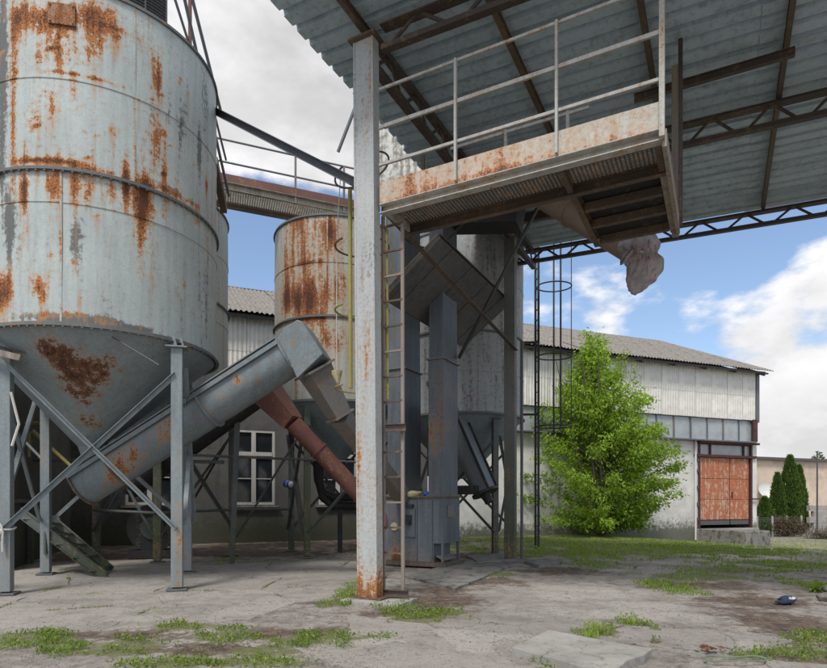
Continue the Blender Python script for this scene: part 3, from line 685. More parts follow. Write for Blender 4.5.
# ------------------------------------------------------------------ platform hanging in front
PL = thing('platform', 'hanging steel platform with rusty orange kick plate and white railings', 'platform', K(2, .4, 5.58))
PZ = 5.60; PU0, PU1 = .17, 3.86
def kick_rust(p):
    d = (Vector(p) - K(0, 0)); u = d.dot(U); z = p[2]
    return .42*math.exp(-((u-.7)/.7)**2) + .42*math.exp(-((u-2.0)/.38)**2) + .25*math.exp(-((u-3.3)/.1)**2) + .3*sstep(.12, .0, z-PZ) - .1
m = MB(); P = []; N = 100
for i in range(N+1):
    u = PU0 + (PU1-PU0)*i/N
    for k in range(7): P.append(K(u, -.02, PZ + .31*k/6))
m.grid([P[i*7+k] for k in range(7) for i in range(N+1)], N+1, 7)
n0 = len(m.v); m.box(K((PU0+PU1)/2, -.005, PZ+.155), (PU1-PU0-.004, .02, .306), RK)
m.build('kick_plate', M_kick, PL, attrs={'rust': kick_rust})
m = MB(); m.chan(K(PU0, .03, PZ-.06), K(PU1, .03, PZ-.06), .12, .13, .012); m.build('edge_beam', M_rail, PL)
m = MB(); m.chan(K(PU0, .76, PZ-.06), K(PU1, .76, PZ-.06), .08, .14, .012); m.build('edge_beam', M_brown, PL)
for u in (PU0+.06, 2.68, PU1-.06):
    m = MB(); m.beam(K(u, .1, PZ-.055), K(u, .72, PZ-.055), .07, .1); m.build('cross_member', M_rail if u < .5 else M_brown, PL)
for u in (2.70, PU1-.05):
    m = MB(); m.chan(K(u, .80, PZ-.06), K(u, 2.52, PZ-.06), .08, .14, .012); m.build('edge_beam', M_wood if u > 3 else M_brown, PL)
for v in (1.3, 1.85, 2.45):
    m = MB(); m.beam(K(2.75, v, PZ-.06), K(PU1-.1, v, PZ-.06), .08, .11); m.build('cross_member', M_brown, PL)
def grate(u0, u1, v0, v1, z, s=.052):                    # pressed open grating: ribs both ways with holes between
    m = MB(); nu = int((u1-u0)/s); nv = int((v1-v0)/s)
    for i in range(nu+1): m.beam(K(u0+i*s, v0, z), K(u0+i*s, v1, z), .017, .022)
    for j in range(nv+1): m.beam(K(u0, v0+j*s, z+.002), K(u1, v0+j*s, z+.002), .012, .03)
    return m
tag(grate(PU0, PU1, .06, .78, PZ+.035).build('deck_grating', M_grate, PL), kind='stuff')
m = MB(); m.box(K(3.28, 1.66, PZ+.03), (1.12, 1.7, .03), RK); m.build('deck_plate', M_dark, PL)
for z, r_ in ((PZ+.55, .021), (PZ+1.08, .027), (PZ+1.62, .019)):
    m = MB(); m.beam(K(PU0, -.03, z), K(PU1+.03, -.03, z), .035 if z < 7 else .03, r_*2); m.build('rail', M_rail, PL, bevel=.006)
for u in (1.35, 2.68):
    m = MB(); m.beam(K(u, -.055, PZ+.02), K(u, -.055, PZ+1.63), .05, .035, U); m.build('post', M_rail, PL, bevel=.005)
for z in (PZ+.55, PZ+1.02):
    m = MB(); m.beam(K(.9, .8, z), K(2.9, .8, z), .03, .04); m.build('rail', M_rail, PL)
for u in (.45, 1.75, 2.62):
    m = MB(); m.beam(K(u, .8, PZ), K(u, .8, PZ+1.05), .04, .04, U); m.build('post', M_brown if u < .6 else M_rail, PL)
m = MB(); m.beam(K(2.62, 1.4, PZ), K(2.62, 1.4, PZ+1.05), .045, .045, U); m.build('post', M_rail, PL)
m = MB(); m.beam(K(PU1, -.05, PZ-.12), K(PU1, -.05, zr(PU1)-.05), .075, .06, U); m.build('hanger', M_rail, PL, bevel=.006)
m = MB(); m.beam(K(PU1-.02, 2.5, PZ-.2), K(PU1-.02, 2.5, zr(PU1)-.3), .11, .10, U); m.build('hanger', M_wood, PL, bevel=.006)
m = MB(); m.beam(K(PU1+.06, 2.3, PZ-.16), K(PU1+.06, 2.3, zr(PU1)-.05), .05, .06, U); m.build('hanger', M_truss, PL)
m = MB(); m.beam(K(PU1+.02, 0, PZ-.1), K(PU1+.02, 2.45, PZ-.1), .05, .2); m.build('side_board', M_wood, PL)
# ------------------------------------------------------------------ ladder beside the front column, with its yellow safety cage
LD = thing('ladder', 'rusty steel ladder beside the tall front column with yellow rail', 'ladder', K(.45, .1))
for u, mat in ((.078, M_ladder), (.40, M_ladder)):
    m = MB(); m.beam(K(u, .25, .10), K(u-.015, .26, PZ-.02), .035, .05, U); m.build('stile', mat, LD, bevel=.004)
for k in range(15):
    z = .30 + k*.365; m = MB(); m.beam(K(.08, .25, z), K(.395, .25, z + random.uniform(-.008, .008)), .028, .028); m.build('rung', M_brown if k % 3 else M_ladder, LD)
m = MB(); m.tube(K(.12, .30, 2.9), K(.10, .30, PZ+.5), .018, n=8); m.build('cage_strap', M_yel, LD, smooth=40)
m = MB(); m.tube(at(350.5, 388, 9.0), at(350, 190, 9.0), .032, n=8); m.build('cage_strap', M_yel, LD, smooth=40)
for z, mat in ((3.18, M_yel), (4.40, M_yel), (5.4, M_brown), (6.6, M_blue)):
    m = MB(); c = at(362, 300, 9.25); c.z = z; m.path([c + V(.42*math.cos(a), .40*math.sin(a), .18*math.cos(a)*(z > 6)) for a in [R(-50 + 280*i/24) for i in range(25)]], .016, n=6); m.build('hoop', mat, LD, smooth=40)
# ------------------------------------------------------------------ silos
def cyl_hit(px, py, c, r):
    d = at(px, py, 1.0) - V(0, 0, EYE); a = d.x**2 + d.y**2; b = -2*(d.x*c[0] + d.y*c[1]); q = c[0]**2 + c[1]**2 - r*r
    disc = b*b - 4*a*q
    if disc < 0: disc = 0
    t = (-b - math.sqrt(disc)) / (2*a); p = d*t; return math.atan2(p.y - c[1], p.x - c[0]), EYE + p.z
def blobfield(blobs, c, r):
    L = []
    for px, py, rx, rz, s in blobs:
        a, z = cyl_hit(px, py, c, r); L.append((a, z, rx/r, rz, s))
    def fn(p):
        a = math.atan2(p[1]-c[1], p[0]-c[0]); m = 0.0
        for ba, bz, ra, rz, s in L:
            da = (a - ba + math.pi) % (2*math.pi) - math.pi; q = (da/ra)**2 + ((p[2]-bz)/rz)**2
            if q < 6: m += s*math.exp(-q)
        return min(m, 1.2)
    def drip(p):
        a = math.atan2(p[1]-c[1], p[0]-c[0]); m = 0.0
        for ba, bz, ra, rz, s in L:
            dz = bz - p[2]
            if dz < -rz: continue
            da = (a - ba + math.pi) % (2*math.pi) - math.pi; q = (da/(ra*.9))**2
            if q < 5: m = max(m, s*math.exp(-q)*(math.exp(-max(0, dz)/(rz + .45)) if dz > 0 else 1 + dz/rz))
        return min(m, 1.0)
    fn.drip = drip
    return fn
def silo(label, c, r, zb, zm, zt, tip, legs, mats, rust=None, grime=None, cone_rust=None, seams=(), legmat=None, tipoff=(0, 0), legtop=None, seed=0, rot=0, braces=True, group='storage silos'):
    mbody, mcone = mats; root = thing('silo', label, 'silo', V(c[0], c[1], 0), group); C = V(c[0], c[1], 0); n = 120
    rust = rust or (lambda p: 0.0); grime = grime or (lambda p: 0.0)
    for a, b in ((zb, zm), (zm, zt)):
        k = int((b-a)/.055); m = MB(); m.lathe([(r, a + (b-a)*i/k) for i in range(k+1)], n, C, wob=.012, seed=seed)
        part = m.build('course', mbody, root, smooth=50, attrs={'rust': rust, 'grime': grime, 'drip': getattr(rust, 'drip', lambda p: .12)})
        for z in seams:
            if a < z < b:
                mw = MB(); mw.lathe([(r-.01, z-.014), (r+.010, z-.006), (r+.010, z+.006), (r-.01, z+.014)], n, C, wob=.012, seed=seed); mw.build('weld_seam', mbody, part, smooth=60, attrs={'rust': lambda p: rust(p) + .2, 'grime': grime})
        for kk in range(3):
            an = R(seed*40 + kk*120 + (30 if a > zb + .1 else 0)); q = C + V(math.cos(an)*(r+.002), math.sin(an)*(r+.002), 0)
            mw = MB(); mw.beam(q + V(0, 0, a+.02), q + V(0, 0, b-.02), .03, .012, V(math.cos(an), math.sin(an), 0)); mw.build('weld_seam', mbody, part, attrs={'rust': lambda p: .38})
    for z, e in ((zb, .05), (zm, .05), (zt-.03, .035)):
        m = MB(); m.lathe([(r-.01, z-.035), (r+e, z-.035), (r+e, z-.02), (r+.012, z-.015), (r+.012, z+.03), (r-.01, z+.035)], n, C); m.build('ring', M_ring, root, smooth=40)
    if seed == 1:
        m = MB()
        for z in (zb-.0, zm):
            for kk in range(96):
                an = 2*math.pi*kk/96; e_ = V(math.cos(an), math.sin(an), 0); q_ = C + e_*(r+.03) + V(0, 0, z-.045); m.box(q_, (.03, .03, .022), rot3(e_, e_.cross(ZUP), ZUP))
        tag(m.build('ring_bolts', M_ring, root), kind='stuff')
    h = zb - tip; m = MB(); k = 26; sh = lambda z: (tipoff[0]*(zb - z)/h, tipoff[1]*(zb - z)/h)
    m.lathe([(r*.985*(1 - i/k) + .17*(i/k), zb - .03 - h*i/k) for i in range(k+1)], n, C, shear=sh, wob=.01, seed=seed+3)
    m.build('hopper', mcone, root, smooth=50, attrs={'rust': cone_rust or (lambda p: 0.0)})
    m = MB(); m.lathe([(r-.02, zt), (r*.5, zt+.28), (.3, zt+.48), (0, zt+.5)], 64, C); m.build('lid', mbody, root, smooth=40)
    L = []
    for i, (x, y, mt, w) in enumerate(legs):
        d = V(x - c[0], y - c[1], 0).normalized(); top = V(x, y, zb-.10)
        rim = C + d*(r+.02)
        m = MB(); ax = ey if abs(d.dot(ey)) > .7 else ex; m.beam(V(x, y, .05), V(x, y, zb-.13), w, w, ey); leg = m.build('leg', mt, root, bevel=.008, attrs={'rust': lambda p: .25*math.exp(-(p[2]/.18)**2)})
        mp = MB(); mp.box(V(x, y, .018), (w*1.8, w*1.8, .026), rot3(ex, ey, ZUP)); mp.build('base_plate', M_ring, leg)
        mp = MB(); mp.box(V(x, y, zb-.12), (w*1.9, w*1.7, .022), rot3(ex, ey, ZUP))
        t = d.cross(ZUP)
        for s in (-1, 1):
            q0 = V(x, y, 0) + t*s*w*.42
            mp.add([q0 + V(0, 0, zb-.11) + d*w*.5, q0 + V(0, 0, zb+.07) + d*(w*.1), q0 + V(0, 0, zb+.07) - d*.12, q0 + V(0, 0, zb-.11) - d*w*.8], [(0, 1, 2, 3)])
        mp.build('bracket', M_leg if mt is M_leg else M_legd, leg)
        L.append((x, y))
    if braces:
        for i in range(len(L)):
            j = (i+1) % len(L); a = V(*L[i], 0); b = V(*L[j], 0); out = (b-a).cross(ZUP).normalized()
            if out.dot((a+b)/2 - C) < 0: out = -out
            mt = M_leg if (legs[i][2] is M_leg and legs[j][2] is M_leg) else M_legd
            lo, hi = (.98, zb-.55) if mt is M_leg else (.6, zb-.7)
            for p, q, s in ((a + V(0, 0, lo), b + V(0, 0, hi), .10), (a + V(0, 0, hi+.1), b + V(0, 0, lo), .125)):
                m = MB(); m.angle(p + out*s, q + out*s, .072, .009, out); m.build('brace', mt, root)
    return root
A_C, A_R = (-5.4, 10.32), 1.85
BA = [(20,12,.3,.22,.55), (35,22,.28,.25,.6), (62,14,.30,.22,.75), (92,12,.26,.25,.7), (60,45,.32,.25,.5), (100,38,.12,.35,.55), (90,55,.10,.2,.4), (38,58,.10,.14,.6), (60,62,.08,.18,.65), (22,45,.1,.2,.45),
      (118,30,.22,.05,.5), (100,80,.32,.05,.65), (60,72,.3,.03,.5), (128,90,.2,.03,.4), (156,72,.10,.40,.62), (140,45,.09,.35,.38), (120,50,.12,.3,.3), (155,140,.16,.42,.48), (162,165,.1,.3,.3),
      (35,122,.08,.18,.6), (25,150,.07,.15,.6), (110,128,.05,.08,.5), (85,132,.03,.04,.5), (122,132,.04,.05,.45), (11,90,.035,1.0,.62), (13,130,.03,.6,.5), (12,40,.05,.5,.6),
      (30,160,.3,.07,.8), (60,161,.35,.06,.8), (95,170,.3,.05,.55), (170,192,.25,.06,.75), (195,205,.2,.08,.7),
      (22,190,.05,.3,.75), (24,225,.05,.5,.5), (55,183,.08,.28,.75), (75,190,.07,.35,.8), (92,185,.05,.2,.5), (110,190,.035,.25,.75), (128,192,.06,.2,.5), (143,205,.11,.4,.8), (140,245,.1,.5,.5), (150,280,.1,.5,.28),
      (172,205,.05,.14,.6), (183,212,.05,.14,.6), (197,222,.05,.14,.6), (207,235,.05,.2,.5),
      (38,283,.12,.2,.75), (42,297,.13,.14,.6), (52,275,.05,.16,.6), (50,255,.03,.06,.6), (64,255,.04,.06,.5), (72,270,.05,.2,.4), (3,285,.22,.3,.95), (0,300,.2,.2,.6), (55,225,.02,.06,.6), (100,285,.03,.06,.6), (137,270,.03,.12,.6), (193,315,.03,.05,.5), (175,290,.02,.2,.4), (80,300,.04,.1,.5),
      (40,315,.4,.06,.55), (70,313,.4,.06,.45), (110,322,.4,.05,.4)]
GA = [(182,128,.05,.45,.9), (168,112,.05,.35,.6), (200,150,.10,.5,.5), (205,100,.12,.6,.3), (170,190,.3,.07,.8), (10,225,.10,.6,.8), (75,240,.10,.5,.45), (60,317,.6,.08,.9), (120,327,.5,.07,.9), (2,70,.12,1.2,.8), (205,300,.2,.8,.3), (150,115,.1,.3,.3), (0,175,.1,.3,.5)]
_r = random.Random(77)
for _k in range(70):                                      # thin runs starting from seams and rings
    _z = _r.choice((172, 180, 186, 196, 74, 82, 100, 176, 190, 20)); BA.append((_r.uniform(2, 212), _z + _r.uniform(-3, 12) + .12*0, _r.uniform(.012, .04), _r.uniform(.05, .3), _r.uniform(.3, .65)))
for _k in range(150): BA.append((_r.uniform(2, 212), _r.uniform(2, 340), _r.uniform(.008, .03), _r.uniform(.01, .05), _r.uniform(.35, .75)))
ra = blobfield(BA, A_C, A_R); ga = blobfield(GA, A_C, A_R)
def coneA(p):
    q = Vector(p) - V(0, 0, EYE); x = CX + FPX*q.x/q.y; y = HY - FPX*q.z/q.y; s = 0.0
    if q.y > A_C[1] + .6: return 0
    return s
def cone_blobs(L):
    PTS = []
    for px, py, Y, rr, s in L: PTS.append((at(px, py, Y), rr, s))
    def fn(p):
        q = Vector(p); return min(1.0, sum(s*math.exp(-((q-c).length/rr)**2) for c, rr, s in PTS))
    return fn
ca = cone_blobs([(48,348,8.75,.20,.6), (62,362,8.9,.30,.75), (80,376,9.05,.34,.85), (98,376,9.1,.3,.8), (120,366,9.0,.22,.75), (135,372,9.2,.18,.55), (88,400,9.4,.25,.75), (90,425,9.8,.22,.75), (125,402,9.5,.22,.5), (70,392,9.3,.15,.4)])
sA = silo('largest pale green silo with rust patches, on blue grey legs at far left', A_C, A_R, 3.97, 6.2, 8.92, 2.38,
     [(-6.17, 8.93, M_leg, .17), (-3.76, 9.39, M_leg, .17), (-4.46, 11.65, M_leg, .16), (-7.1, 11.4, M_leg, .16)], (M_silo, M_cone), ra, ga, ca, (5.72, 7.5), tipoff=(-.26, 0), seed=1)
a_, z_ = cyl_hit(62, 15, A_C, A_R); q = V(A_C[0] + math.cos(a_)*(A_R+.012), A_C[1] + math.sin(a_)*(A_R+.012), z_); d = V(math.cos(a_), math.sin(a_), 0)
m = MB(); m.box(q, (.36, .025, .30), rot3(d.cross(ZUP), d, ZUP))
for s in (-1, 1):
    for t in (-1, 1): m.tube(q + d.cross(ZUP)*s*.15 + V(0, 0, t*.12), q + d.cross(ZUP)*s*.15 + V(0, 0, t*.12) + d*.03, .014, n=6)
m.build('hatch_cover', M_redpipe, sA, attrs={'rust': lambda p: .5})
m = MB(); m.tube(at(104, 332, 8.85), at(159, 365, 8.72), .011, n=6); m.build('stay_wire', M_gasket, sA)
B_C = (-6.5, 14.5)
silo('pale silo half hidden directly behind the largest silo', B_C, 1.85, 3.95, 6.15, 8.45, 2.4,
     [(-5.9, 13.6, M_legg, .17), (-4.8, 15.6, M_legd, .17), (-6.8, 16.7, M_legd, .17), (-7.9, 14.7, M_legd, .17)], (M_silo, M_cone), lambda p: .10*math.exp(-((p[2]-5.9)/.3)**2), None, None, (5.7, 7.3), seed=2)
C_C, C_R = (-2.1, 16.0), 1.62
BC = [(286,255,.12,.7,.55), (293,250,.08,.6,.6), (303,255,.14,.8,.6), (312,262,.06,.7,.5), (296,225,.3,.3,.35), (320,262,.10,.5,.55), (330,232,.16,.4,.5), (286,300,.12,.4,.5), (298,305,.08,.4,.5), (310,300,.12,.5,.5), (320,318,.1,.3,.4), (325,225,.35,.35,.30), (333,240,.3,.4,.35), (300,298,.5,.4,.5), (325,300,.35,.4,.30), (340,285,.3,.6,.25), (305,320,.5,.12,.3), (330,340,.4,.3,.3), (285,300,.3,.4,.3), (310,262,.5,.05,.4)]
rc_ = blobfield(BC, C_C, C_R)
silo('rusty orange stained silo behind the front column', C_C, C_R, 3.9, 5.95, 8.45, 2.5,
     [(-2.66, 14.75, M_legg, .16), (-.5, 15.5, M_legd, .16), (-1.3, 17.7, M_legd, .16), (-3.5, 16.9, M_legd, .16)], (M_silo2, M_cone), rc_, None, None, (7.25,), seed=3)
D_C, D_R = (1.38, 16.95), 1.74
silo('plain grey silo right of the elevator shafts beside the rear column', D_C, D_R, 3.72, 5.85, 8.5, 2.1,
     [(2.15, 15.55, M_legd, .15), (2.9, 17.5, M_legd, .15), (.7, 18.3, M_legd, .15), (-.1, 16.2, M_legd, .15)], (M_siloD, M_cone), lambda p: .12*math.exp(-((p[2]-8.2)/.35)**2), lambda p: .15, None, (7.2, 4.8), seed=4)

# ------------------------------------------------------------------ screw conveyor under the big silo
def trough(m, p, q, r, lid, k=14):
    p = Vector(p); q = Vector(q); d = (q-p).normalized(); x = d.cross(ZUP).normalized(); y = x.cross(d)
    sec = [(r*math.cos(math.pi + math.pi*i/k), r*math.sin(math.pi + math.pi*i/k)) for i in range(k+1)] + [(r, lid), (-r, lid)]
    n = len(sec); rows = max(2, int((q-p).length/.08)); P = []
    for j in range(rows+1):
        c = p.lerp(q, j/rows)
        for a, b in sec: P.append(c + x*a + y*b)
    m.add(P, [(j*n+i, j*n+(i+1) % n, (j+1)*n+(i+1) % n, (j+1)*n+i) for j in range(rows) for i in range(n)] + [tuple(range(n-1, -1, -1)), tuple(rows*n+i for i in range(n))])
    return d, x, y
AP, AQ = at(86, 487, 10.45), at(290, 357, 9.95)
SC = thing('screw_conveyor', 'long slanting grey screw conveyor trough rising right below the largest silo', 'conveyor', V(AP.x, AP.y, 0))
ad = (AQ-AP).normalized()
arust = cone_blobs([(118,466,10.1,.3,.5), (135,455,10.0,.2,.5), (165,437,9.85,.25,.5), (170,420,9.8,.12,.6), (237,380,9.7,.09,.85), (300,350,9.7,.2,.3), (205,415,9.8,.3,.3), (110,480,10.2,.2,.4)])
m = MB(); d, x, y = trough(m, AP, AQ, .325, .24); m.build('trough', M_auger, SC, smooth=35, attrs={'rust': arust})
for s in (-1, 1):
    m = MB(); m.beam(AP + x*s*.35 + y*.22, AQ + x*s*.35 + y*.22, .05, .012, y); m.beam(AP + x*s*.375 + y*.185, AQ + x*s*.375 + y*.185, .008, .07, y); m.build('flange', M_auger, SC)
m = MB(); m.beam(AP + y*.255, AQ + y*.255, .79, .02, y); m.build('lid', M_auger, SC, attrs={'rust': lambda p: .12})
for k in range(9):
    q = AP.lerp(AQ, (k+.5)/9); mm_ = MB(); mm_.tube(q + x*-.33 + y*.15, q + x*-.33 + y*.27, .016, n=6); mm_.build('bolt', M_ring, SC)
for f in (0.0, .17, .62, 1.0):
    m = MB(); c = AP.lerp(AQ, f); trough(m, c - ad*.018, c + ad*.018, .365, .265); m.build('joint_flange', M_brown if f in (0, .17) else M_auger, SC)
m = MB(); m.tube(AP - ad*.14, AP, .13, .16, n=16); m.build('end_bearing', M_ring, SC, smooth=40)
m = MB(); c = at(88, 452, 10.3); m.tube(c + V(0, 0, .25), AP.lerp(AQ, .08) + y*.2, .2, .17, n=16); m.build('inlet', M_cone, SC, smooth=40)
# head and discharge chute
h0 = at(300, 352, 9.95)
pl = [(282, 345), (291, 333), (303, 325), (308, 327), (328, 358), (303, 382), (301, 378), (299, 373), (290, 360)]
m = MB(); nP = len(pl); PP = [at(px_, py_, 9.95) + x*s*.30 for s in (-1, 1) for px_, py_ in pl]
m.add(PP, [(i, (i+1) % nP, nP+(i+1) % nP, nP+i) for i in range(nP)] + [tuple(range(nP-1, -1, -1)), tuple(range(nP, 2*nP))]); m.build('elbow', M_auger, SC, bevel=.012, attrs={'rust': lambda p: .06, 'grime': lambda p: .25*sstep(-2.0, -1.6, p[0])})
def duct(m, p, q, w0, h0, w1, h1, up=ZUP):
    p = Vector(p); q = Vector(q); d = (q-p).normalized(); x = d.cross(up).normalized(); y = x.cross(d); P = []
    for j in range(9):
        f = j/8; c = p.lerp(q, f); w = (w0+(w1-w0)*f)/2; h = (h0+(h1-h0)*f)/2
        for a, b in ((-1,-1), (1,-1), (1,1), (-1,1)): P.append(c + x*a*w + y*b*h)
    return m.add(P, [(j*4+i, j*4+(i+1) % 4, j*4+4+(i+1) % 4, j*4+4+i) for j in range(8) for i in range(4)] + [(3,2,1,0), (32,33,34,35)])
d0, d1, d2 = at(314, 369, 9.98), at(340, 416, 10.25), K(-1.75, 4.3, 1.45)
m = MB(); duct(m, d0, d1, .48, .46, .33, .31); m.build('chute', M_chute, SC, bevel=.008)
m = MB(); duct(m, d1, d2, .31, .30, .30, .30); m.build('chute', M_chute, SC, bevel=.02, attrs={'rust': lambda p: .05})
m = MB(); dd = (d1-d0).normalized(); m.box(d0.lerp(d1, .02), (.60, .56, .035), rot3(dd.cross(ZUP).normalized(), dd.cross(ZUP).normalized().cross(dd), dd)); m.build('joint_flange', M_chute, SC)
m = MB(); m.box(d1, (.42, .40, .03), rot3(dd.cross(ZUP).normalized(), dd.cross(ZUP).normalized().cross(dd), dd)); m.build('joint_flange', M_chute, SC)
# red oxide pipe
RP = thing('grain_pipe', 'red oxide grain pipe sloping down behind the front column', 'pipe', V(-3, 12.5, 0))
r0, r1, r2 = at(256, 380, 13.0), at(293, 423, 12.6), K(-2.1, 4.4, .75)
m = MB(); duct(m, r0, r1, .75, .6, .36, .36); m.build('hopper_mouth', M_redpipe, RP, bevel=.01)
m = MB(); m.path([r1.lerp(r2, k/24) for k in range(25)], .19, n=18); m.build('pipe', M_redpipe, RP, smooth=50, attrs={'rust': cone_blobs([(335,465,12.3,.4,.5), (300,432,12.3,.15,.3)])})
m = MB(); q = r1.lerp(r2, .24); m.tube(q - (r2-r1).normalized()*.02, q + (r2-r1).normalized()*.02, .215, n=18); m.build('joint_flange', M_redpipe, RP)
m = MB(); dd = (r1-r0).normalized(); m.beam(r0 - dd*.05, r0 + dd*.05, .86, .7); m.build('joint_flange', M_redpipe, RP)
m = MB(); m.beam(r0 + V(-.05, .2, -.1), V(r0.x - .9, r0.y + 1.6, 4.3), .5, .5); m.build('feed_duct', M_chute, RP)
# grey tube below the plain silo
GP = thing('grain_pipe', 'blue grey tube slanting down under the plain grey silo', 'pipe', V(1.6, 14.8, 0))
q0, q1 = at(436, 380, 15.6), at(485, 492, 14.9)
m = MB(); d, x, y = trough(m, q0, q1, .29, .22); m.build('trough', M_auger, GP, smooth=35)
m = MB(); m.beam(q0 + y*.24 + x*.3, q1 + y*.24 + x*.3, .05, .06, y); m.beam(q0 + y*.24 - x*.3, q1 + y*.24 - x*.3, .05, .06, y); m.build('flange', M_dark, GP)
m = MB(); m.tube(q1 - d*.02, q1 + d*.05, .35, n=20); m.tube(q1 + d*.05, q1 + d*.3, .12, n=12); m.build('end_bearing', M_dark, GP, smooth=40)
m = MB(); m.box(q1 + V(-.55, .1, .05), (.95, .5, .22), RK); m.build('support_tray', M_dark, GP, bevel=.02)

# ------------------------------------------------------------------ bucket elevator
EL = thing('bucket_elevator', 'dark blue steel bucket elevator with twin square shafts and boot', 'elevator', K(-1.45, 4.6))
eru = cone_blobs([(436,430,12.6,.35,.5), (436,452,12.6,.2,.4), (433,380,12.6,.3,.25), (408,560,12.9,.4,.3), (440,565,12.6,.3,.35), (396,560,13,.3,.45)])
def subbox(m, c, size, n):                               # box with rows so stains can be painted
    for i in range(n): pass
    return m.box(c, size, RK)
def shaft(u0, u1, v0, v1, z0, z1):
    m = MB(); N = int((z1-z0)/.08); P = []
    for j in range(N+1):
        z = z0 + (z1-z0)*j/N
        for (ua, va), (ub, vb) in (((u0,v0),(u1,v0)), ((u1,v0),(u1,v1)), ((u1,v1),(u0,v1)), ((u0,v1),(u0,v0))):
            for k in range(4): P.append(K(ua+(ub-ua)*k/4, va+(vb-va)*k/4, z))
    m.add(P, [(j*16+i, j*16+(i+1) % 16, (j+1)*16+(i+1) % 16, (j+1)*16+i) for j in range(N) for i in range(16)] + [tuple(N*16+i for i in range(16))]); return m
V0, V1 = 4.19, 4.97
for u0, u1, zs_ in ((-1.12, -.776, (1.55, 4.46, 8.5)), (-2.13, -1.70, (1.55, 4.35, 8.5))):
    for a, b in zip(zs_, zs_[1:]): 
        e = .0 if a < 2 else .012
        shaft(u0+e, u1-e, V0+e, V1-e, a, b).build('shaft', M_elev, EL, attrs={'rust': eru})
    for z in zs_[:2]:
        m = MB(); m.box(K((u0+u1)/2, (V0+V1)/2, z), (u1-u0+.08, V1-V0+.08, .035), RK); m.build('joint_flange', M_elev, EL, attrs={'rust': lambda p: .3})
shaft(-2.18, -.98, 4.15, 5.02, .12, 1.5).build('boot', M_elev, EL, attrs={'rust': eru})
shaft(-.978, -.752, 4.15, 5.02, .52, 1.5).build('boot', M_elev, EL)
m = MB()
m.box(K(-.78, 4.18, .32), (.05, .05, .4), RK); m.build('discharge_frame', M_elev, EL); m = MB(); m.box(K(-.78, 4.99, .32), (.05, .05, .4), RK)
m.build('discharge_frame', M_elev, EL); m = MB(); m.box(K(-.86, 4.58, .2), (.2, .7, .03), rot3((U - ZUP*.5).normalized(), W_, (ZUP + U*.5).normalized())); m.build('discharge_lip', M_chute, EL)
m = MB(); m.box(K(-1.46, 4.585, .07), (1.6, 1.02, .09), RK); m.build('base_frame', M_brown, EL)
m = MB(); m.box(K(-1.46, 4.585, 1.515), (1.5, .95, .035), RK); m.build('joint_flange', M_brown, EL)
for u in (-1.02, -1.38, -1.73):
    m = MB(); m.box(K(u, 4.135, .8), (.03, .03, 1.3), RK); m.build('stiffener', M_elev, EL)
m = MB(); m.box(K(-1.55, 4.13, .95), (.28, .03, .62), RK); pn = m.build('inspection_hatch', M_elev, EL, bevel=.006)
m = MB(); m.box(K(-1.55, 4.10, 1.02), (.13, .06, .2), RK); m.tube(K(-1.55, 4.06, .95), K(-1.55, 4.02, .95), .05, n=10); m.build('latch', M_dark, pn)
m = MB(); m.box(K(-1.55, 4.11, 1.32), (.2, .1, .06), RK); m.build('handle', M_dark, pn)
m = MB(); m.tube(K(-1.93, 4.145, .86), K(-1.93, 4.125, .86), .09, n=18); m.build('sight_disc', M_rag, EL)
m = MB(); m.box(K(-.74, 4.5, 1.2), (.02, .3, .25), RK); m.build('maker_plate', M_chute, EL)
m = MB(); m.box(K(-1.75, 4.6, 9.05), (1.15, 1.25, 1.5), RK); m.build('head_house', M_block, EL, bevel=.03, attrs={'grime': lambda p: .3})
m = MB(); m.beam(K(-1.2, 4.75, 7.75), K(.7, 4.9, 7.45), .62, .5); m.build('dark_fill_duct', M_dark, EL)  # made-up black box filling the shadowed space under the roof
# drive motor between the shafts
m = MB(); m.tube(K(-1.35, 5.3, 3.45), K(-1.0, 5.3, 3.45), .27, n=20); m.box(K(-1.35, 5.35, 2.6), (.5, .5, 1.2), RK); m.build('drive_motor', M_dark, EL, smooth=40)
# tilted sheet cover pierced by the shafts
TC = thing('sheet_cover', 'tilted sooty sheet metal cover high on the elevator shafts', 'cover', K(-1, 4.5, 5.5))
N0 = at(441, 238, 11.0); dn = (-U*1.2 - ZUP*.9).normalized(); L1 = 1.55; nn = dn.cross(W_).normalized()
for k in range(8):
    m = MB(); m.beam(N0 + W_*(.02 + k*.5) - nn*.02, N0 + W_*(.02 + k*.5) + dn*L1 - nn*.02, .035, .04, nn); m.beam(N0 + W_*(.27 + k*.5) - nn*.015, N0 + W_*(.27 + k*.5) + dn*L1 - nn*.015, .03, .025, nn); m.box(N0 + W_*(.26 + k*.5) + dn*L1/2 + nn*.012*(k % 2), (.485, L1, .015), rot3(W_, dn, W_.cross(dn))); m.build('sheet', M_panel, TC)
for e in (0, L1):
    m = MB(); m.angle(N0 + dn*e + nn*-.04, N0 + dn*e + W_*4.05 - nn*.04, .09, .012, nn); m.build('edge_angle', M_brown, TC)
m = MB(); m.angle(N0 - nn*.05 - W_*.01, N0 + dn*L1 - nn*.05 - W_*.01, .08, .012, nn); m.build('edge_angle', M_wood, TC)
m = MB(); m.angle(N0 + W_*4.06 - nn*.05, N0 + W_*4.06 + dn*L1 - nn*.05, .08, .012, nn); m.build('edge_angle', M_brown, TC)
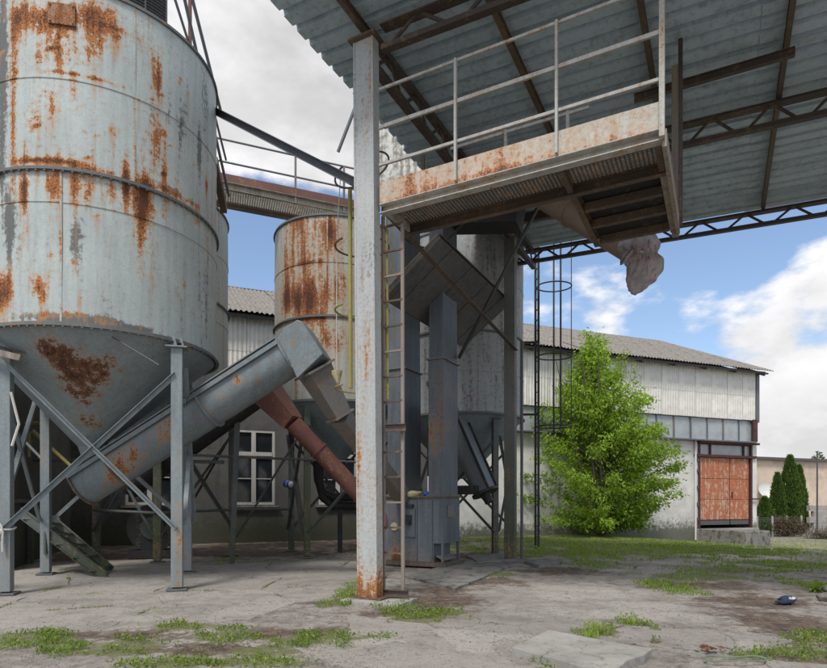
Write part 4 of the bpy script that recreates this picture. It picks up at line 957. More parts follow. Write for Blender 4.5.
# ------------------------------------------------------------------ spout with sack
SP = thing('loading_spout', 'rusty brown loading spout pipe slanting down below the platform', 'spout', K(1.5, 4, 6.5))
s0, s1 = at(512, 176, 12.0), at(632, 249, 9.9)
m = MB(); m.path([s0.lerp(s1, k/20) for k in range(21)], [.25 - .02*k/20 for k in range(21)], n=20); m.build('pipe', M_spout, SP, smooth=50, attrs={'rust': lambda p: .15*fbm(p[0]*2, p[1]*2, p[2])})
m = MB(); q = s0.lerp(s1, .55); dd = (s1-s0).normalized(); m.tube(q - dd*.02, q + dd*.02, .27, n=20); m.build('joint_flange', M_spout, SP)
m = MB(); m.path([s0, s0 + V(-.5, .3, .25), s0 + V(-1.2, .6, .2)], [.275, .30, .30], n=16); m.build('elbow', M_spout, SP, smooth=50)
def sack():
    m = MB(); n = 84; rows = 70; P = []
    cen = [(231, 639), (238, 640), (246, 639), (252, 637), (257, 640), (263, 645), (272, 645), (281, 642), (289, 638), (295, 636)]
    wid = [(231, 11), (236, 16), (243, 19), (250, 18), (254.5, 16), (257, 14.5), (260, 16), (266, 17.5), (274, 17), (282, 14), (288, 9.5), (292, 6), (295, 1)]
    def lut(T, q):
        for (a, b), (c_, d_) in zip(T, T[1:]):
            if q <= c_: f = (q-a)/(c_-a); f = f*f*(3-2*f); return b + (d_-b)*f
        return T[-1][1]
    for j in range(rows+1):
        f = j/rows; py_ = 231 + 64*f; c = at(lut(cen, py_), py_, 9.72); w = lut(wid, py_)/FPX*9.72
        for i in range(n):
            a = 2*math.pi*i/n; q = a + 1.1*f
            nk = math.exp(-((py_-257)/16)**2)              # pleats gather at the tied neck
            pl_ = abs(math.sin(5*q + .8*noise.noise(V(math.cos(a), math.sin(a), f*3))*2))**.6 - .6
            p2 = abs(math.sin(2*a - 5*f + 1.5*noise.noise(V(f*3, 1, math.cos(a)))))**.7 - .6
            cr = noise.noise(V(math.cos(a)*2.5, math.sin(a)*2.5, f*9)) + .5*noise.noise(V(math.cos(a)*6, math.sin(a)*6, f*20))
            rr = w*(1 + (.025 + .17*nk)*pl_ + .06*p2 + .008*cr)
            tilt = (-.09 if py_ < 256 else .05)*math.cos(a)*(1 - abs(py_-257)/50)
            P.append(c + V(math.cos(a)*rr, math.sin(a)*rr*.85, tilt))
    m.add(P, [(j*n+i, j*n+(i+1) % n, (j+1)*n+(i+1) % n, (j+1)*n+i) for j in range(rows) for i in range(n)] + [tuple(range(n-1, -1, -1)), tuple(rows*n+i for i in range(n))])
    return m
SK = sack().build('woven_sack', M_sack, smooth=50); tag(SK, 'crumpled grey woven sack tied over the mouth of the brown spout', 'sack')
m = MB(); c = at(640, 257, 9.72); m.path([c + V(.235*math.cos(a), .20*math.sin(a), -.03*math.cos(a)) for a in [2*math.pi*k/24 for k in range(24)]], .012, n=6, closed=True); m.build('tie_cord', M_rope, SK)
m = MB(); P = []
for j in range(6):
    f = j/5
    for i in range(7):
        g_ = i/6 - .5; q = at(629 - 8*f, 250 + 14*f, 9.55); P.append(q + V(g_*.20*(1-f*.8), .03*math.sin(i*2.0 + f*4), .03*math.sin(i*1.7)))
m.grid(P, 7, 6); o = m.build('loose_flap', M_sack, SK, smooth=60); sm_ = o.modifiers.new('thick', 'SOLIDIFY'); sm_.thickness = .006

# ------------------------------------------------------------------ caged ladder of the plain silo
CL = thing('caged_ladder', 'thin dark caged ladder standing free right of the plain grey silo', 'ladder', at(537, 545, 17.2))
lx = at(537, 500, 17.2).x
for y, z0, z1 in ((17.0, .12, 9.35), (17.42, .12, 9.35)):
    m = MB(); m.beam(V(lx, y, z0), V(lx, y, z1), .06, .045, V(0, 1, 0)); m.build('stile', M_dark, CL)
for k in range(30):
    m = MB(); m.tube(V(lx, 16.96, .4 + k*.3), V(lx, 17.46, .4 + k*.3), .014, n=6); m.build('rung', M_dark, CL)
def hoop_pts(z): return [V(lx + .5 + .5*math.cos(a), 17.2 + .42*math.sin(a), z) for a in [R(-172 + 344*i/24) for i in range(25)]]
for z in (3.6, 5.64, 7.68):
    m = MB(); m.path(hoop_pts(z), .02, n=6); m.build('hoop', M_dark, CL, smooth=40)
for a in (-80, 0, 80):
    q = V(lx + .5 + .5*math.cos(R(a)), 17.2 + .42*math.sin(R(a)), 0); m = MB(); m.beam(q + V(0, 0, 3.5), q + V(0, 0, 9.3), .05, .012, V(math.cos(R(a)), math.sin(R(a)), 0)); m.build('cage_strap', M_dark, CL)
for z in (3.95, 6.05):
    m = MB(); m.beam(V(3.0, 17.2, z), V(lx, 17.2, z), .06, .06); m.build('wall_tie', M_dark, CL)

# ------------------------------------------------------------------ high walkways between the silos
WK = thing('walkway', 'rusty high walkway with thin railings linking the silo tops', 'walkway', V(-4, 15, 8.9))
w0, w1 = V(-6.3, 13.75, 9.15), V(-1.3, 15.45, 8.95)
wd = (w1-w0).normalized(); wn = wd.cross(ZUP).normalized()
m = MB(); m.chan(w0 + wn*.0, w1, .09, .18, .012); m.build('edge_beam', M_wood, WK)
m = MB(); m.beam(w0 + V(0, 0, .19) + wn*.02, w1 + V(0, 0, .19) + wn*.02, .015, .2); m.build('kick_plate', M_redpipe, WK, attrs={'grime': lambda p: .2})
m = MB(); m.beam(w0 - wn*.8 + V(0, 0, -.05), w1 - wn*.8 + V(0, 0, -.05), .09, .2); m.build('edge_beam', M_brown, WK)
m = MB()
for k in range(90): q = w0.lerp(w1, k/89); m.beam(q - wn*.03 + V(0, 0, .0), q - wn*.78, .02, .03)
for k in range(14): m.beam(w0 - wn*(.05 + k*.055), w1 - wn*(.05 + k*.055), .012, .03)
tag(m.build('deck_grating', M_rail, WK), kind='stuff')
for z in (.58, 1.12):
    m = MB(); m.tube(w0 + V(0, 0, z), w1 + V(0, 0, z), .024, n=8); m.build('rail', M_blue, WK, smooth=40)
for f in (.27, .665, .9):
    q = w0.lerp(w1, f); m = MB(); m.beam(q + V(0, 0, -.1), q + V(0, 0, 1.13), .05, .05, wd); m.build('post', M_blue, WK)
m = MB(); m.path([w1 + V(0, 0, 1.12), w1 + V(.35, -.5, 1.18)], .024); m.path([w1 + V(.3, -.3, -.1), w1 + V(.3, -.3, 2.2)], .03); m.build('rail', M_blue, WK)
LK = thing('access_stair', 'thin steel stair rails climbing from the walkway to the largest silo', 'stair', at(225, 195, 13))
for (x0, y0, Y0, x1, y1, Y1), r_ in (((229,196,13.2, 178,-30,9.6), .03), ((213,120,12.4, 172,-10,9.7), .024), ((221,112,12.0, 190,-10,9.6), .03), ((214,165,13.0, 208,100,11.5), .05), ((226,160,13.2, 214,112,12.0), .024)):
    m = MB(); m.tube(at(x0, y0, Y0), at(x1, y1, Y1), r_, n=8); m.build('rail', M_blue, LK, smooth=40)
m = MB(); m.tube(at(190, 60, 10.6), at(190, -20, 10.6), .035, n=8); m.build('post', M_redpipe, LK, smooth=40)
m = MB(); m.beam(at(214, 160, 12.2), at(224, 210, 13.5), .14, .18); m.build('stringer', M_brown, LK)
# top guard mesh of the big silo
GM = thing('guard_rail', 'dark perforated guard panel on the rim of the largest silo', 'guard', at(148, 20, 9.4))
ga0, ga1 = cyl_hit(122, 5, A_C, A_R)[0], cyl_hit(168, 20, A_C, A_R)[0]
for k in range(3):
    an = ga0 + (ga1-ga0)*k/2; q = V(A_C[0] + math.cos(an)*(A_R-.06), A_C[1] + math.sin(an)*(A_R-.06), 0); m = MB(); m.beam(q + V(0, 0, 8.9), q + V(0, 0, 9.95), .045, .045, ex); m.build('post', M_dark, GM)
m = MB(); N = 34
for k in range(N+1):
    an = ga0 + (ga1-ga0)*k/N; q = V(A_C[0] + math.cos(an)*(A_R-.05), A_C[1] + math.sin(an)*(A_R-.05), 0); m.beam(q + V(0, 0, 8.92), q + V(0, 0, 9.75), .02, .006, V(math.cos(an), math.sin(an), 0))
for j in range(17):
    z = 8.94 + j*.05
    m.path([V(A_C[0] + math.cos(ga0+(ga1-ga0)*k/10)*(A_R-.045), A_C[1] + math.sin(ga0+(ga1-ga0)*k/10)*(A_R-.045), z) for k in range(11)], .01, n=4)
tag(m.build('mesh_panel', M_dark, GM), kind='stuff')
# ------------------------------------------------------------------ stairs, handrails, shed roof at the left
ST = thing('steel_stairs', 'short steep steel stairs behind the left legs of the largest silo', 'stairs', V(-6.2, 11.8, 0))
for a, b in ((at(20, 512, 11.6), g(105, 577)), (at(52, 520, 12.5), g(111, 570.5))):
    m = MB(); m.chan(a, b, .05, .2, .012); m.build('stringer', M_legd, ST)
for k in range(5):
    f = (k+.5)/5; p = at(20, 512, 11.6).lerp(g(105, 577), f); q = at(52, 520, 12.5).lerp(g(111, 570.5), f); m = MB(); m.beam(p, q, .24, .035); m.build('tread', M_legd, ST)
for pts in ([at(10, 423, 13.2), at(39, 423, 13.2)], [at(29, 457, 13), at(29, 434, 13), at(33, 431, 13), at(72, 467, 12.9)], [at(10, 500, 13), at(60, 520, 13)]):
    m = MB(); m.path(pts, .04, n=8); m.build('handrail', M_yel if pts[0].z > 1.9 else M_legd, ST, smooth=50)
m = MB(); m.box(at(20, 500, 12.6) + V(-1.2, .3, -.02), (2.6, 1.3, .08)); m.build('landing', M_legd, ST)
for x_, y_ in ((-8.7, 12.4), (-8.7, 13.4), (-9.9, 12.4)):
    m = MB(); m.beam(V(x_, y_, 0), V(x_, y_, 1.36), .1, .1, ex); m.build('post', M_legd, ST)
LS = thing('lean_to_roof', 'small corrugated sheet roof edge at the left border', 'roof', at(-20, 345, 8.3))
me_ls = corr(1.0, 1.0, .09, .016, 6, 'roof_sheet', M_asbestos)
for k in range(2):
    piece('roof_sheet', me_ls, LS, at(20, 352, 8.72) + V(-1.0*(k+1)*.97, 0, .25*(k+1)*.97 + .01), rot3(V(.97, .05, -.24).normalized(), V(-.05, 1, 0).normalized(), V(.24, 0, .97)))
m = MB(); m.beam(at(21, 358, 8.68), at(21, 358, 8.68) + V(-2.1, 0, .5), .06, .09); m.build('rafter', M_wood, LS)
m = MB(); m.beam(at(-40, 365, 8.9), V(at(-40, 365, 8.9).x, 8.9, 0), .1, .1, ex); m.build('post', M_leg, LS)
# rope and rag on the front left leg
RO = thing('rope', 'white rope knotted round the front left silo leg', 'rope', V(-6.15, 8.82, 1))
lg = V(-6.17, 8.93, 0)
m = MB(); m.path([lg + V(.1*math.cos(a)*1.25, .1*math.sin(a)*1.25, 1.0 + .015*math.sin(a*2)) for a in [2*math.pi*k/20 for k in range(20)]], .016, n=6, closed=True); m.build('loop', M_rope, RO, smooth=60)
m = MB(); m.path([lg + V(-.12, -.11, 1.2), lg + V(.02, -.13, 1.05), lg + V(.05, -.14, .98), lg + V(.0, -.15, .9), lg + V(-.08, -.14, .94), lg + V(-.02, -.15, 1.01), lg + V(.05, -.14, .96), lg + V(.04, -.13, .8), lg + V(.045, -.13, .66)], .017, n=6); m.build('loose_end', M_rope, RO, smooth=60)
m = MB(); m.path([at(11, 392, 8.75), at(19, 424, 8.8), at(12, 446, 8.75)], .02, n=6); tag(m.build('rag_strip', M_rope, smooth=60), 'torn pale strip hanging beside the front left silo leg', 'strip')
# second, darker conveyor and service pipes in the shade under the rear silos
S2 = thing('screw_conveyor', 'dark second screw conveyor in the shade behind the long grey one', 'conveyor', V(-5, 13.8, 0))
p2, q2 = at(128, 486, 14.2), at(258, 392, 13.6)
m = MB(); d, x, y = trough(m, p2, q2, .33, .26); m.build('trough', M_dark, S2, smooth=35)
m = MB(); m.beam(p2 + y*.28, q2 + y*.28, .8, .03, y); m.build('lid', M_dark, S2)
m = MB(); m.beam(q2 - d*.8 - y*.3, V(q2.x - .6, q2.y, 0), .12, .12, ex); m.build('prop', M_legd, S2)
SV = thing('service_pipes', 'thin dark service pipes strung between the rear silo legs', 'pipe', V(-5, 15, 0))
for pts, rr in (([V(-7.9, 14.55, 1.2), V(-5.9, 13.45, 1.15), V(-4.75, 15.45, 1.2), V(-3.5, 16.75, 1.2)], .035), ([V(-5.75, 13.5, 2.5), V(-2.7, 14.6, 2.45), V(-.6, 15.4, 2.4)], .03), ([V(-2.75, 14.65, 1.0), V(-3.45, 16.8, 2.9)], .028), ([V(-2.55, 14.65, 2.9), V(-.55, 15.4, .7)], .028), ([V(-4.7, 15.5, .4), V(-2.75, 14.65, 3.2)], .03), ([V(-8.6, 12.6, 3.0), V(-7.2, 11.5, 2.2), V(-7.05, 11.3, .4)], .03), ([V(-9.2, 14, 2.4), V(-4.5, 14.0, 2.35)], .04)):
    m = MB(); m.path(pts, rr, n=8); m.build('pipe', M_legd, SV, smooth=50)
FH = thing('fan_housing', 'round dark fan housing on the floor under the rear left silo', 'fan', V(-6.9, 15.2, 0))
c = V(-6.6, 15.0, .75); fd = V(.25, -.97, 0)
m = MB(); m.tube(c - fd*.2, c + fd*.2, .6, n=28); m.build('casing', M_dark, FH, smooth=40)
m = MB(); m.tube(c + fd*.2, c + fd*.26, .28, n=20); m.build('inlet', M_legd, FH, smooth=40)
m = MB(); m.box(V(-6.6, 15.0, .1), (1.1, .6, .2), rot3(ex, ey, ZUP)); m.build('base', M_dark, FH)
# rag with blue scrap on the elevator boot
def lump(c, sx, sy, sz, seed, n=18, rows=10, amp=.35):
    m = MB(); P = []
    for j in range(rows+1):
        th = math.pi*j/rows
        for i in range(n):
            a = 2*math.pi*i/n; d = V(math.sin(th)*math.cos(a), math.sin(th)*math.sin(a), math.cos(th)); k = 1 + amp*noise.noise(d*2.2 + V(seed, 0, seed)) + amp*.5*noise.noise(d*5 + V(0, seed, 0))
            P.append(Vector(c) + V(d.x*sx*k, d.y*sy*k, d.z*sz*k))
    m.add(P, [(j*n+i, j*n+(i+1) % n, (j+1)*n+(i+1) % n, (j+1)*n+i) for j in range(rows) for i in range(n)]); return m
RG = thing('rag', 'dirty cream rag with blue scrap lying on the elevator boot', 'rag', K(-1.45, 4.25, 1.54))
lump(K(-1.5, 4.22, 1.57), .23, .12, .075, 3).build('cloth', M_rag, RG, smooth=60); lump(K(-1.18, 4.2, 1.58), .09, .07, .05, 5).build('scrap', M_bluecloth, RG, smooth=60)
# bottle fixed on the rear left leg of the rusty silo
BT = thing('bottle', 'blue and white plastic bottle hung on a leg of the rusty silo', 'bottle', at(283, 484, 14.6))
c = at(288, 484, 16.70); m = MB(); bd = V(.8, -.5, -.1).normalized(); m.path([c - bd*.16, c - bd*.1, c, c + bd*.1, c + bd*.14], [.03, .1, .115, .11, .05], n=14); m.build('body', M_bluecloth, BT, smooth=60)
m = MB(); m.path([c + bd*.02, c + bd*.14, c + bd*.2], [.117, .09, .03], n=14); m.build('shoulder', M_whiteplastic, BT, smooth=60)
# exhaust pipes by the wall behind the red pipe
EX = thing('bent_pipes', 'dark bent exhaust pipe low against the dark wall behind the red pipe', 'pipe', at(330, 540, 16.5))
for dx, dy in ((0, 0), (8, 9)):
    m = MB(); m.path([at(317+dx*.3, 455, 16.5), at(318+dx*.2, 480+dy*.4, 16.5), at(323, 492+dy*.6, 16.5), at(333, 497+dy, 16.5), at(362, 497+dy, 16.5)], .12, n=12); m.build('pipe', M_dark, EX, smooth=60)
m = MB(); m.beam(at(340, 500, 16.5), V(at(340, 500, 16.5).x, 16.5, 0), .12, .12, ex); m.build('stand', M_dark, EX)
CB = thing('hanging_cable', 'thin pale cable with a small funnel hanging left of the front column', 'cable', at(337, 378, 9.6))
m = MB(); m.path([at(337, 372, 9.6), at(336.5, 300, 9.6), at(338, 215, 9.6), at(341, 170, 9.6)], .008, n=6); m.build('cord', M_rope, CB, smooth=60)
m = MB(); m.path([at(337, 371, 9.6), at(337, 374, 9.6), at(338, 384, 9.6)], [.09, .085, .02], n=14); m.build('funnel', M_rag, CB, smooth=60)
# ------------------------------------------------------------------ litter and stones
NB = thing('navy_cap', 'crumpled dark blue cloth cap lying on bare soil at right', 'cap', g(787, 602))
c = g(787, 603); lump(c + V(0, 0, .045), .115, .09, .06, 8).build('crown', M_navy, NB, smooth=60); lump(c + V(-.09, -.03, .02), .09, .07, .022, 9).build('peak', M_navy, NB, smooth=60)
lump(c + V(.03, -.06, .075), .05, .03, .02, 4).build('patch', M_whiteplastic, NB, smooth=60)
for (px, py, s, lab) in ((826, 600, .12, 'pale round stone at the right picture edge below the burdock'), (831, 592, .12, 'smaller pale stone behind the round stone at the right edge')):
    c = g(px, py); tag(lump(c + V(0, 0, s*.35), s, s*.8, s*.55, px*.1).build('stone', M_stone, smooth=60), lab, 'stone')
DL = thing('dead_leaves', 'little heap of brown dead leaves on the slab path', 'leaves', g(716, 653)); c0 = g(714, 653)
rnd = random.Random(4)
for k in range(14):
    q = c0 + V(rnd.gauss(0, .07), rnd.gauss(0, .05), .02 + rnd.random()*.03); m = MB(); M3 = Matrix.Rotation(rnd.uniform(0, 6), 3, 'Z') @ Matrix.Rotation(rnd.uniform(-.7, .7), 3, 'X')
    P = [q + M3 @ V(*p) for p in ((-.045,0,0), (-.01,-.022,.008), (.045,0,.012), (-.01,.022,.01))]; m.add(P, [(0,1,2,3)]); m.build('leaf', M_dead, DL)
m = MB(); hp = g(735, 662); m.path([hp + V(.25*math.cos(a)*(1+.1*k/40), .09*math.sin(a), .03 + .01*math.sin(3*a)) for k, a in enumerate([2*math.pi*i/18 for i in range(40)])], .006, n=6)
tag(m.build('hose_coil', M_hose, smooth=60), 'thin green hose loop lying on the path near the bottom edge', 'hose')
# ------------------------------------------------------------------ plants
class Leaves:
    def __init__(s): s.v = []; s.f = []; s.t = []
    def leaf(s, p, d, n, L, w, tint):                     # pointed leaf, folded along the midrib
        d = d.normalized(); x = d.cross(n)
        if x.length < 1e-4: x = d.orthogonal()
        x.normalize(); n = x.cross(d); o = len(s.v)
        s.v += [tuple(p), tuple(p + d*L*.45 + x*w*.5 + n*L*.08), tuple(p + d*L - n*L*.12), tuple(p + d*L*.45 - x*w*.5 + n*L*.08)]
        s.f += [(o, o+1, o+2), (o, o+2, o+3)]; s.t += [tint]*4
    def blade(s, p, d, bend, L, w, tint):
        x = d.cross(ZUP); x = x.normalized() if x.length > 1e-3 else V(1, 0, 0); o = len(s.v); m_ = p + d*L*.55; e = p + d*L*.9 + bend*L*.45
        s.v += [tuple(p - x*w), tuple(p + x*w), tuple(m_ + x*w*.7), tuple(m_ - x*w*.7), tuple(e)]; s.f += [(o, o+1, o+2, o+3), (o+3, o+2, o+4)]; s.t += [tint]*5
    def build(s, name, mat, parent=None):
        me = bpy.data.meshes.new(name); me.from_pydata(s.v, [], s.f); me.materials.append(mat); a = me.attributes.new('tint', 'FLOAT', 'POINT'); a.data.foreach_set('value', s.t)
        o = bpy.data.objects.new(name, me); COL.objects.link(o); put(o, parent); return o
def rdir(r, up=0.0):
    d = V(r.gauss(0, 1), r.gauss(0, 1), r.gauss(0, 1) + up); return d.normalized()
def big_tree():
    r = random.Random(21); base = g(603, 536); base.z = -.05; root = thing('young_maple', 'bright green bushy young maple tree in front of the white warehouse wall', 'tree', base)
    LV = Leaves(); tk = MB()
    prof = [(0, 1.7), (.12, 2.35), (.28, 2.8), (.42, 2.65), (.55, 2.2), (.68, 1.65), (.8, 1.0), (.9, .48), (1.0, .1)]
    def rad(h):
        for (a, ra_), (b, rb) in zip(prof, prof[1:]):
            if a <= h <= b: return ra_ + (rb-ra_)*(h-a)/(b-a)
        return .1
    H = 8.1; spine = lambda h: base + V(-.25*h + .15*math.sin(h*5), .1*math.sin(h*4), H*h)
    tk.path([spine(i/20) for i in range(20)], [.13*(1-i/20)+.012 for i in range(20)], n=8)
    for k in range(5):
        a = r.uniform(0, 6.28); pts = [base + V(math.cos(a)*.12, math.sin(a)*.12, 0)]
        for j in range(1, 9): pts.append(base + V(math.cos(a)*(.12+.22*j), math.sin(a)*(.12+.2*j), .75*j + .02*j*j))
        tk.path(pts, [.075*(1-j/10) for j in range(9)], n=6)
    limbs = 0
    for i in range(300):
        h = r.random()**1.1*.94 + .03; a = r.uniform(0, 2*math.pi); lob = 1 + .42*noise.noise(V(math.cos(a)*1.7, math.sin(a)*1.7, h*7)) + r.uniform(-.34, .26)
        if math.cos(a) > .2: lob *= .92
        Rr = rad(h)*lob; p0 = spine(max(0, h - .10 - .10*r.random())); tip = spine(h) + V(math.cos(a)*Rr, math.sin(a)*Rr*.9, r.uniform(-.15, .5) + .25*(h > .3))
        mid = p0.lerp(tip, .5) + V(0, 0, .28); pts = [p0, p0.lerp(mid, .5) + V(0, 0, .05), mid, mid.lerp(tip, .55) + V(0, 0, .07), tip]
        if i % 2 == 0: tk.path(pts, [.03, .024, .018, .012, .006], n=5)
        shade = r.uniform(-.26, .26)
        nl = int((34 + Rr*20)*r.uniform(.6, 1.3)*(2.0 if h < .62 else 1.35))
        for _ in range(nl):
            f = r.random()**.42; seg = min(3, int(f*4)); q = pts[seg].lerp(pts[seg+1], f*4-seg) + V(r.gauss(0, .15), r.gauss(0, .15), r.gauss(0, .10))
            if q.z < .15: continue
            d = (q - spine(h)); d.z *= .2; d = d.normalized()*.7 + rdir(r)*.8 + V(0, 0, -.35)
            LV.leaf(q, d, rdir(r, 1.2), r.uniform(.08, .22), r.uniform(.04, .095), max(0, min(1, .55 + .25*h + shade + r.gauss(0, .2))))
    for k in range(38):                                   # upright shoots that break the outline
        a = r.uniform(0, 6.28); h = r.uniform(.35, .88); s0_ = spine(h) + V(math.cos(a)*rad(h)*.75, math.sin(a)*rad(h)*.7, 0); L = r.uniform(.6, 1.6)
        e = s0_ + V(math.cos(a)*.3, math.sin(a)*.2, L); tk.path([s0_, s0_.lerp(e, .5), e], [.012, .009, .004], n=4)
        for _ in range(56):
            f = r.random(); q = s0_.lerp(e, f) + V(r.gauss(0, .09), r.gauss(0, .09), 0); LV.leaf(q, rdir(r) + V(0, 0, .1), rdir(r, 1), r.uniform(.09, .16), .06, min(1, .65 + r.gauss(0, .15)))
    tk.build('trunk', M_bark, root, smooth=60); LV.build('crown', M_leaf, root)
big_tree()
def thuja(px, top, wpx, Y, seed, label):
    r = random.Random(seed); X = (px-CX)/FPX*Y; zt = EYE + (HY-top)/FPX*Y; z0 = ground_z(X, Y); H = zt - z0; Wd = wpx/FPX*Y/2
    root = thing('thuja', label, 'conifer', V(X, Y, z0), 'thuja trees'); LV = Leaves()
    for i in range(5200):
        h = r.random()**1.15; rr = Wd*(min(1, (1-h)*1.9))**.75*(1 + .16*noise.noise(V(h*9, r.random(), seed)))*(.6 + .42*r.random()**.4); a = r.uniform(0, 6.28)
        q = V(X + math.cos(a)*rr, Y + math.sin(a)*rr, z0 + .05 + H*h*.97); d = V(math.cos(a)*.5, math.sin(a)*.5, 1.0) + rdir(r)*.35
        LV.leaf(q, d, V(math.cos(a), math.sin(a), .2) + rdir(r)*.5, r.uniform(.14, .3), r.uniform(.06, .12), max(0, min(1, .45 + r.gauss(0, .22) + .25*noise.noise(V(h*14, a*2, seed)))))
    LV.build('crown', M_thuja, root); m = MB(); m.tube(V(X, Y, z0-.1), V(X, Y, z0+H*.85), .09, .02, n=7); m.build('trunk', M_bark, root, smooth=60)
thuja(790, 456, 22, 37, 1, 'tallest middle thuja in front of the beige building'); thuja(777.5, 474, 13, 36.4, 2, 'slim thuja pressed against the left of the tallest thuja'); thuja(799, 466, 13, 37.4, 3, 'thuja on the right flank of the tallest thuja'); thuja(764.5, 499, 14, 36, 4, 'smallest round thuja left of the tall group')
def mass(name, label, cat, kind, cx, cy, cz, sx, sy, sz, n, mat, seed, L=(.1, .25), w=.05, tint=.5, stick=False, trunk=None):
    r = random.Random(seed); LV = Leaves(); 
    for i in range(n):
        d = rdir(r)*(r.random()**.4); q = V(cx + d.x*sx, cy + d.y*sy, cz + d.z*sz)*1.0
        if stick: LV.blade(q, rdir(r, .2), rdir(r)*.3, r.uniform(*L), w*.3, max(0, min(1, tint + r.gauss(0, .25))))
        else: LV.leaf(q, rdir(r, -.2), rdir(r, .8), r.uniform(*L), r.uniform(w*.6, w*1.3), max(0, min(1, tint + r.gauss(0, .22))))
    if kind: o = LV.build(name, mat); tag(o, label, cat, kind=kind); return o
    root = thing(name, label, cat, V(cx, cy, cz-sz)); LV.build('foliage', mat, root)
    m = MB()
    for k in range(7):
        a = k*.9; m.path([V(cx, cy, cz-sz-.05), V(cx+math.cos(a)*sx*.4, cy+math.sin(a)*sy*.4, cz-.2*sz), V(cx+math.cos(a)*sx*.7, cy+math.sin(a)*sy*.7, cz+sz*.5)], [.03, .02, .008], n=5)
    m.build('stems', M_bark, root, smooth=60); return root
mass('hedge_bush', 'brown withered creeper hedge on the low wire fence', 'hedge', None, 20.9, 33.2, .0, 1.35, .35, .58, 2600, M_dry, 5, (.08, .2), .05)
mass('hedge_bush', 'small dark green creeper clump at the left end of the wire fence', 'hedge', None, 19.3, 32.9, .0, .75, .3, .56, 1200, M_darkleaf, 6, (.08, .18), .05)
mass('light_shrub', 'pale green shrub between the smallest thuja and the tall group', 'shrub', None, 21.6, 36.2, .5, .55, .4, .9, 900, M_grass, 7, (.1, .2), .07, .8)
mass('brush_heap', 'heap of cut brown twigs on the ground before the block wall', 'brush heap', 'stuff', 22.9, 31.5, -.42, 2.0, .9, .38, 2600, M_dry, 8, (.3, .9), .03, .35, True)
mass('far_tree', 'tree top showing above the roof of the beige building', 'tree', None, 41.5, 60.5, 4.0, 1.0, 1.0, 2.4, 1200, M_darkleaf, 9, (.2, .4), .2, .3)
# burdock at the right edge
BK = thing('burdock', 'leafy green burdock plant at the right picture edge', 'plant', g(814, 590)); c = g(816, 591); r = random.Random(9)
for k in range(26):
    a = r.uniform(0, 6.28); d = V(math.cos(a), math.sin(a), r.uniform(.35, 2.4)).normalized(); L = r.uniform(.12, .32); w = L*.27; P = []
    x = d.cross(ZUP).normalized(); n_ = x.cross(d)
    for j in range(7):
        f = j/6; q = c + d*L*f + V(0, 0, -.12*f*f) + V(r.gauss(0, .004), 0, 0); ww = w*math.sin(math.pi*min(1, f*.92+.06))**.8
        P += [q - x*ww*.5 + n_*.02*ww/w, q - n_*.01, q + x*ww*.5 + n_*.02*ww/w]
    m = MB(); m.grid(P, 3, 7); o = m.build('leaf', M_grass, BK, smooth=60, attrs={'tint': lambda p, k=k: .08 + .45*((k*37) % 26)/26 + .15*noise.noise(V(*p)*40)})
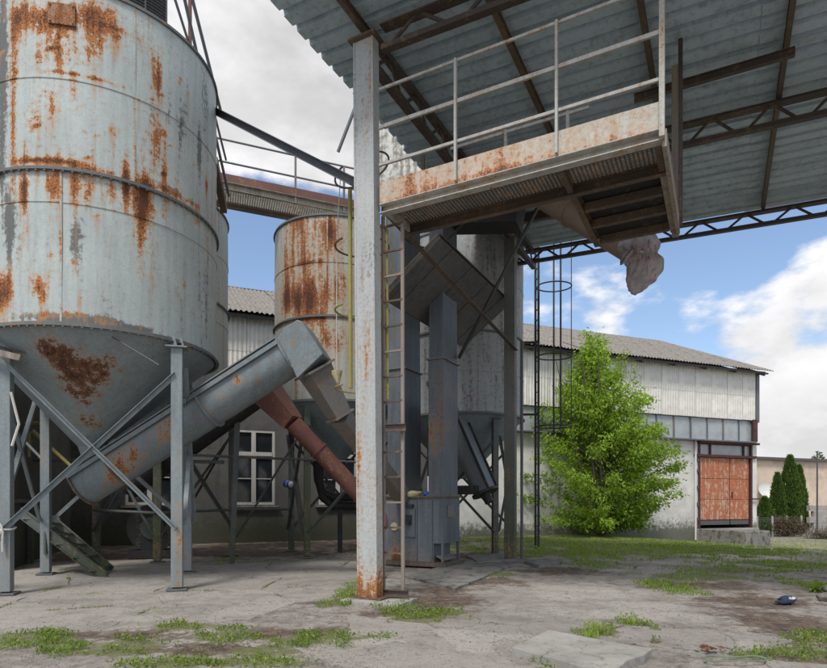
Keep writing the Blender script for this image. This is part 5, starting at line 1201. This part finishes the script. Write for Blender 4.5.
# grass and weeds
def grass():
    r = random.Random(33); LV = Leaves(); WD = Leaves(); DR = Leaves()
    for idx, (cx, cy, rx, ry) in enumerate(GRASS):
        area = rx*ry*3.14; near = cy < 9
        dens = 4200 if cy < 7.5 else 2600 if cy < 11 else 700 if cy < 18 else 220
        n = int(min(14000, area*dens))
        for _ in range(n):
            a = r.uniform(0, 6.28); q = r.random()**.5*1.45; x = cx + math.cos(a)*rx*q; y = cy + math.sin(a)*ry*q
            if wallside(x, y) < .25: continue
            k = fbm(x*1.7, y*1.7, 1.0) + .6*fbm(x*5, y*5, 4.0) - .7*max(0, q-.55)
            if k < -.12 + (.0 if near else -.2): continue
            z = ground_z(x, y) - .012; p = V(x, y, z); ti = max(0, min(1, .5 + .25*k + r.gauss(0, .18)))
            if near and r.random() < .62:
                d = rdir(r, .9); d.z = abs(d.z); WD.leaf(p + V(0, 0, r.uniform(.01, .05)), d, rdir(r, 1.5), (lambda L: L)(r.uniform(.012, .05)), r.uniform(.008, .026), max(0, ti*r.uniform(.35, 1.1) - .05))
            else:
                d = rdir(r, 2.0); d.z = abs(d.z); s = 1.0 if near else 1.5
                LV.blade(p, d.normalized(), V(r.gauss(0, .6), r.gauss(0, .6), -.1), r.uniform(.02, .07)*s, (.0028 if near else .006)*(1 if cy < 12 else 1.8), ti)
    for px, py, n, h in ((597, 634, 160, .2), (588, 640, 90, .16), (634, 624, 60, .13), (160, 612, 8, .16), (68, 571, 14, .08), (348, 596, 60, .1)):
        c = g(px, py)
        for _ in range(n):
            d = V(r.gauss(0, .35), r.gauss(0, .35), 1).normalized(); LV.blade(c + V(r.gauss(0, .06), r.gauss(0, .05), -.01), d, V(r.gauss(0, .5), r.gauss(0, .5), -.3), h*r.uniform(.6, 1.2), .0035, min(1, .75 + r.gauss(0, .12)))
    for q in SLABS:                                       # weeds rooted in the slab joints
        for i in range(4):
            if r.random() < .45: continue
            a, b = q[i], q[(i+1) % 4]; L = math.dist(a, b); t0 = r.random()*.6; t1 = t0 + r.uniform(.1, .4)
            for _ in range(int(L*(t1-t0)*150)):
                f = r.uniform(t0, t1); p = V(a[0]+(b[0]-a[0])*f + r.gauss(0, .018), a[1]+(b[1]-a[1])*f + r.gauss(0, .018), -.004)
                if r.random() < .5: WD.leaf(p, rdir(r, 1), rdir(r, 1.5), r.uniform(.014, .035), .014, max(0, min(1, .35 + r.gauss(0, .2))))
                else: (DR if r.random() < .4 else LV).blade(p, rdir(r, 2), V(r.gauss(0, .6), r.gauss(0, .6), 0), r.uniform(.015, .06), .0025, max(0, min(1, .4 + r.gauss(0, .2))))
    n = 0
    while n < 52000:                                      # the rough bank along the warehouse
        y = r.uniform(14, 36); x = r.uniform(2.4, 24)
        if abs(x/y - .33) > .40 or wallside(x, y) < .2: continue
        n += 1; pa = field(PATH, x, y)
        if pa > .35 or fbm(x*.8, y*.8, 2) + .5*fbm(x*3, y*3, 5) < -.12 + .5*pa: continue
        d = rdir(r, .5); d.z = abs(d.z)*.7 + .12; d.normalize(); (DR if r.random() < .2 else LV).blade(V(x, y, ground_z(x, y)-.015), d, V(r.gauss(0, .8), r.gauss(0, .8), -.2), r.uniform(.03, .10)*(1.5 if fbm(x*.5, y*.5, 12) > .3 else 1), .008, max(0, min(1, .88 + .4*fbm(x*.6, y*.6, 8) + r.gauss(0, .18))))
    tag(DR.build('withered_grass', M_dry), 'withered brown grass mixed into the bank along the warehouse', 'grass', kind='stuff'); tag(LV.build('grass', M_grass), 'patchy short green grass across the yard', 'grass', kind='stuff'); tag(WD.build('weeds', M_grass), 'small leafy weeds growing in the yard cracks', 'weeds', kind='stuff')
grass()
def gravel():
    r = random.Random(44); m = MB()
    for i in range(7000):
        Y = 4.6 + 9*r.random()**1.8; X = r.uniform(-.75, .75)*Y; s = r.uniform(.003, .009)*(1.9 if r.random() < .05 else 1); c = V(X, Y, ground_z(X, Y) - .005)
        P = [c + V(r.gauss(0, 1)*s, r.gauss(0, 1)*s, abs(r.gauss(0, .6))*s) for _ in range(4)] + [c + V(0, 0, s)]
        m.add([c + V(-s, -s*.6, 0), c + V(s*.8, -s, 0), c + V(s, s*.7, 0), c + V(-s*.7, s, 0), c + V(r.gauss(0, .3)*s, r.gauss(0, .3)*s, s*.9)], [(0,1,4), (1,2,4), (2,3,4), (3,0,4)])
    tag(m.build('gravel', M_stone), 'small stones and grit scattered over the yard', 'gravel', kind='stuff')
gravel()

def litter():
    r = random.Random(55); LV = Leaves(); DG = Leaves()
    for i in range(2400):
        Y = 4.7 + 10*r.random()**1.6; X = r.uniform(-.74, .74)*Y
        k = max(field(SOIL_SHADE, X, Y), .6*field(GRASS, X, Y))
        if r.random() > .12 + .8*k: continue
        p = V(X, Y, ground_z(X, Y) + .002); d = rdir(r); d.z *= .25
        if r.random() < .6: LV.leaf(p, d, V(r.gauss(0, .4), r.gauss(0, .4), 1), r.uniform(.015, .045), r.uniform(.008, .022), r.random())
        else: LV.blade(p, d.normalized(), d*.2, r.uniform(.04, .16), .0022, r.random())
    for cx, cy, rx, ry in GRASS:
        if cy > 16: continue
        for _ in range(int(min(260, rx*ry*(90 if cy < 9 else 40)))):
            a = r.uniform(0, 6.28); q = r.random()**.5*1.25; p = V(cx + math.cos(a)*rx*q, cy + math.sin(a)*ry*q, -.012); d = rdir(r, 1.6); d.z = abs(d.z)
            DG.blade(p, d.normalized(), V(r.gauss(0, .9), r.gauss(0, .9), -.3), r.uniform(.05, .17), .0022, .5 + .5*r.random())
    tag(LV.build('leaf_litter', M_dry), 'dead leaf bits and twigs strewn over the yard', 'litter', kind='stuff'); tag(DG.build('dry_grass', M_dry), 'dry straw stalks standing among the green grass', 'grass', kind='stuff')
litter()
m = MB(); a, b = at(404, 238, 11.5), at(470, 218, 11.2); m.path([a.lerp(b, f) + V(0, 0, -.42*math.sin(math.pi*f)*(1-f*.4)) for f in [k/16 for k in range(17)]], .018, n=6)
tag(m.build('power_cable', M_cable, smooth=60), 'black cable sagging below the platform beside the elevator shafts', 'cable')
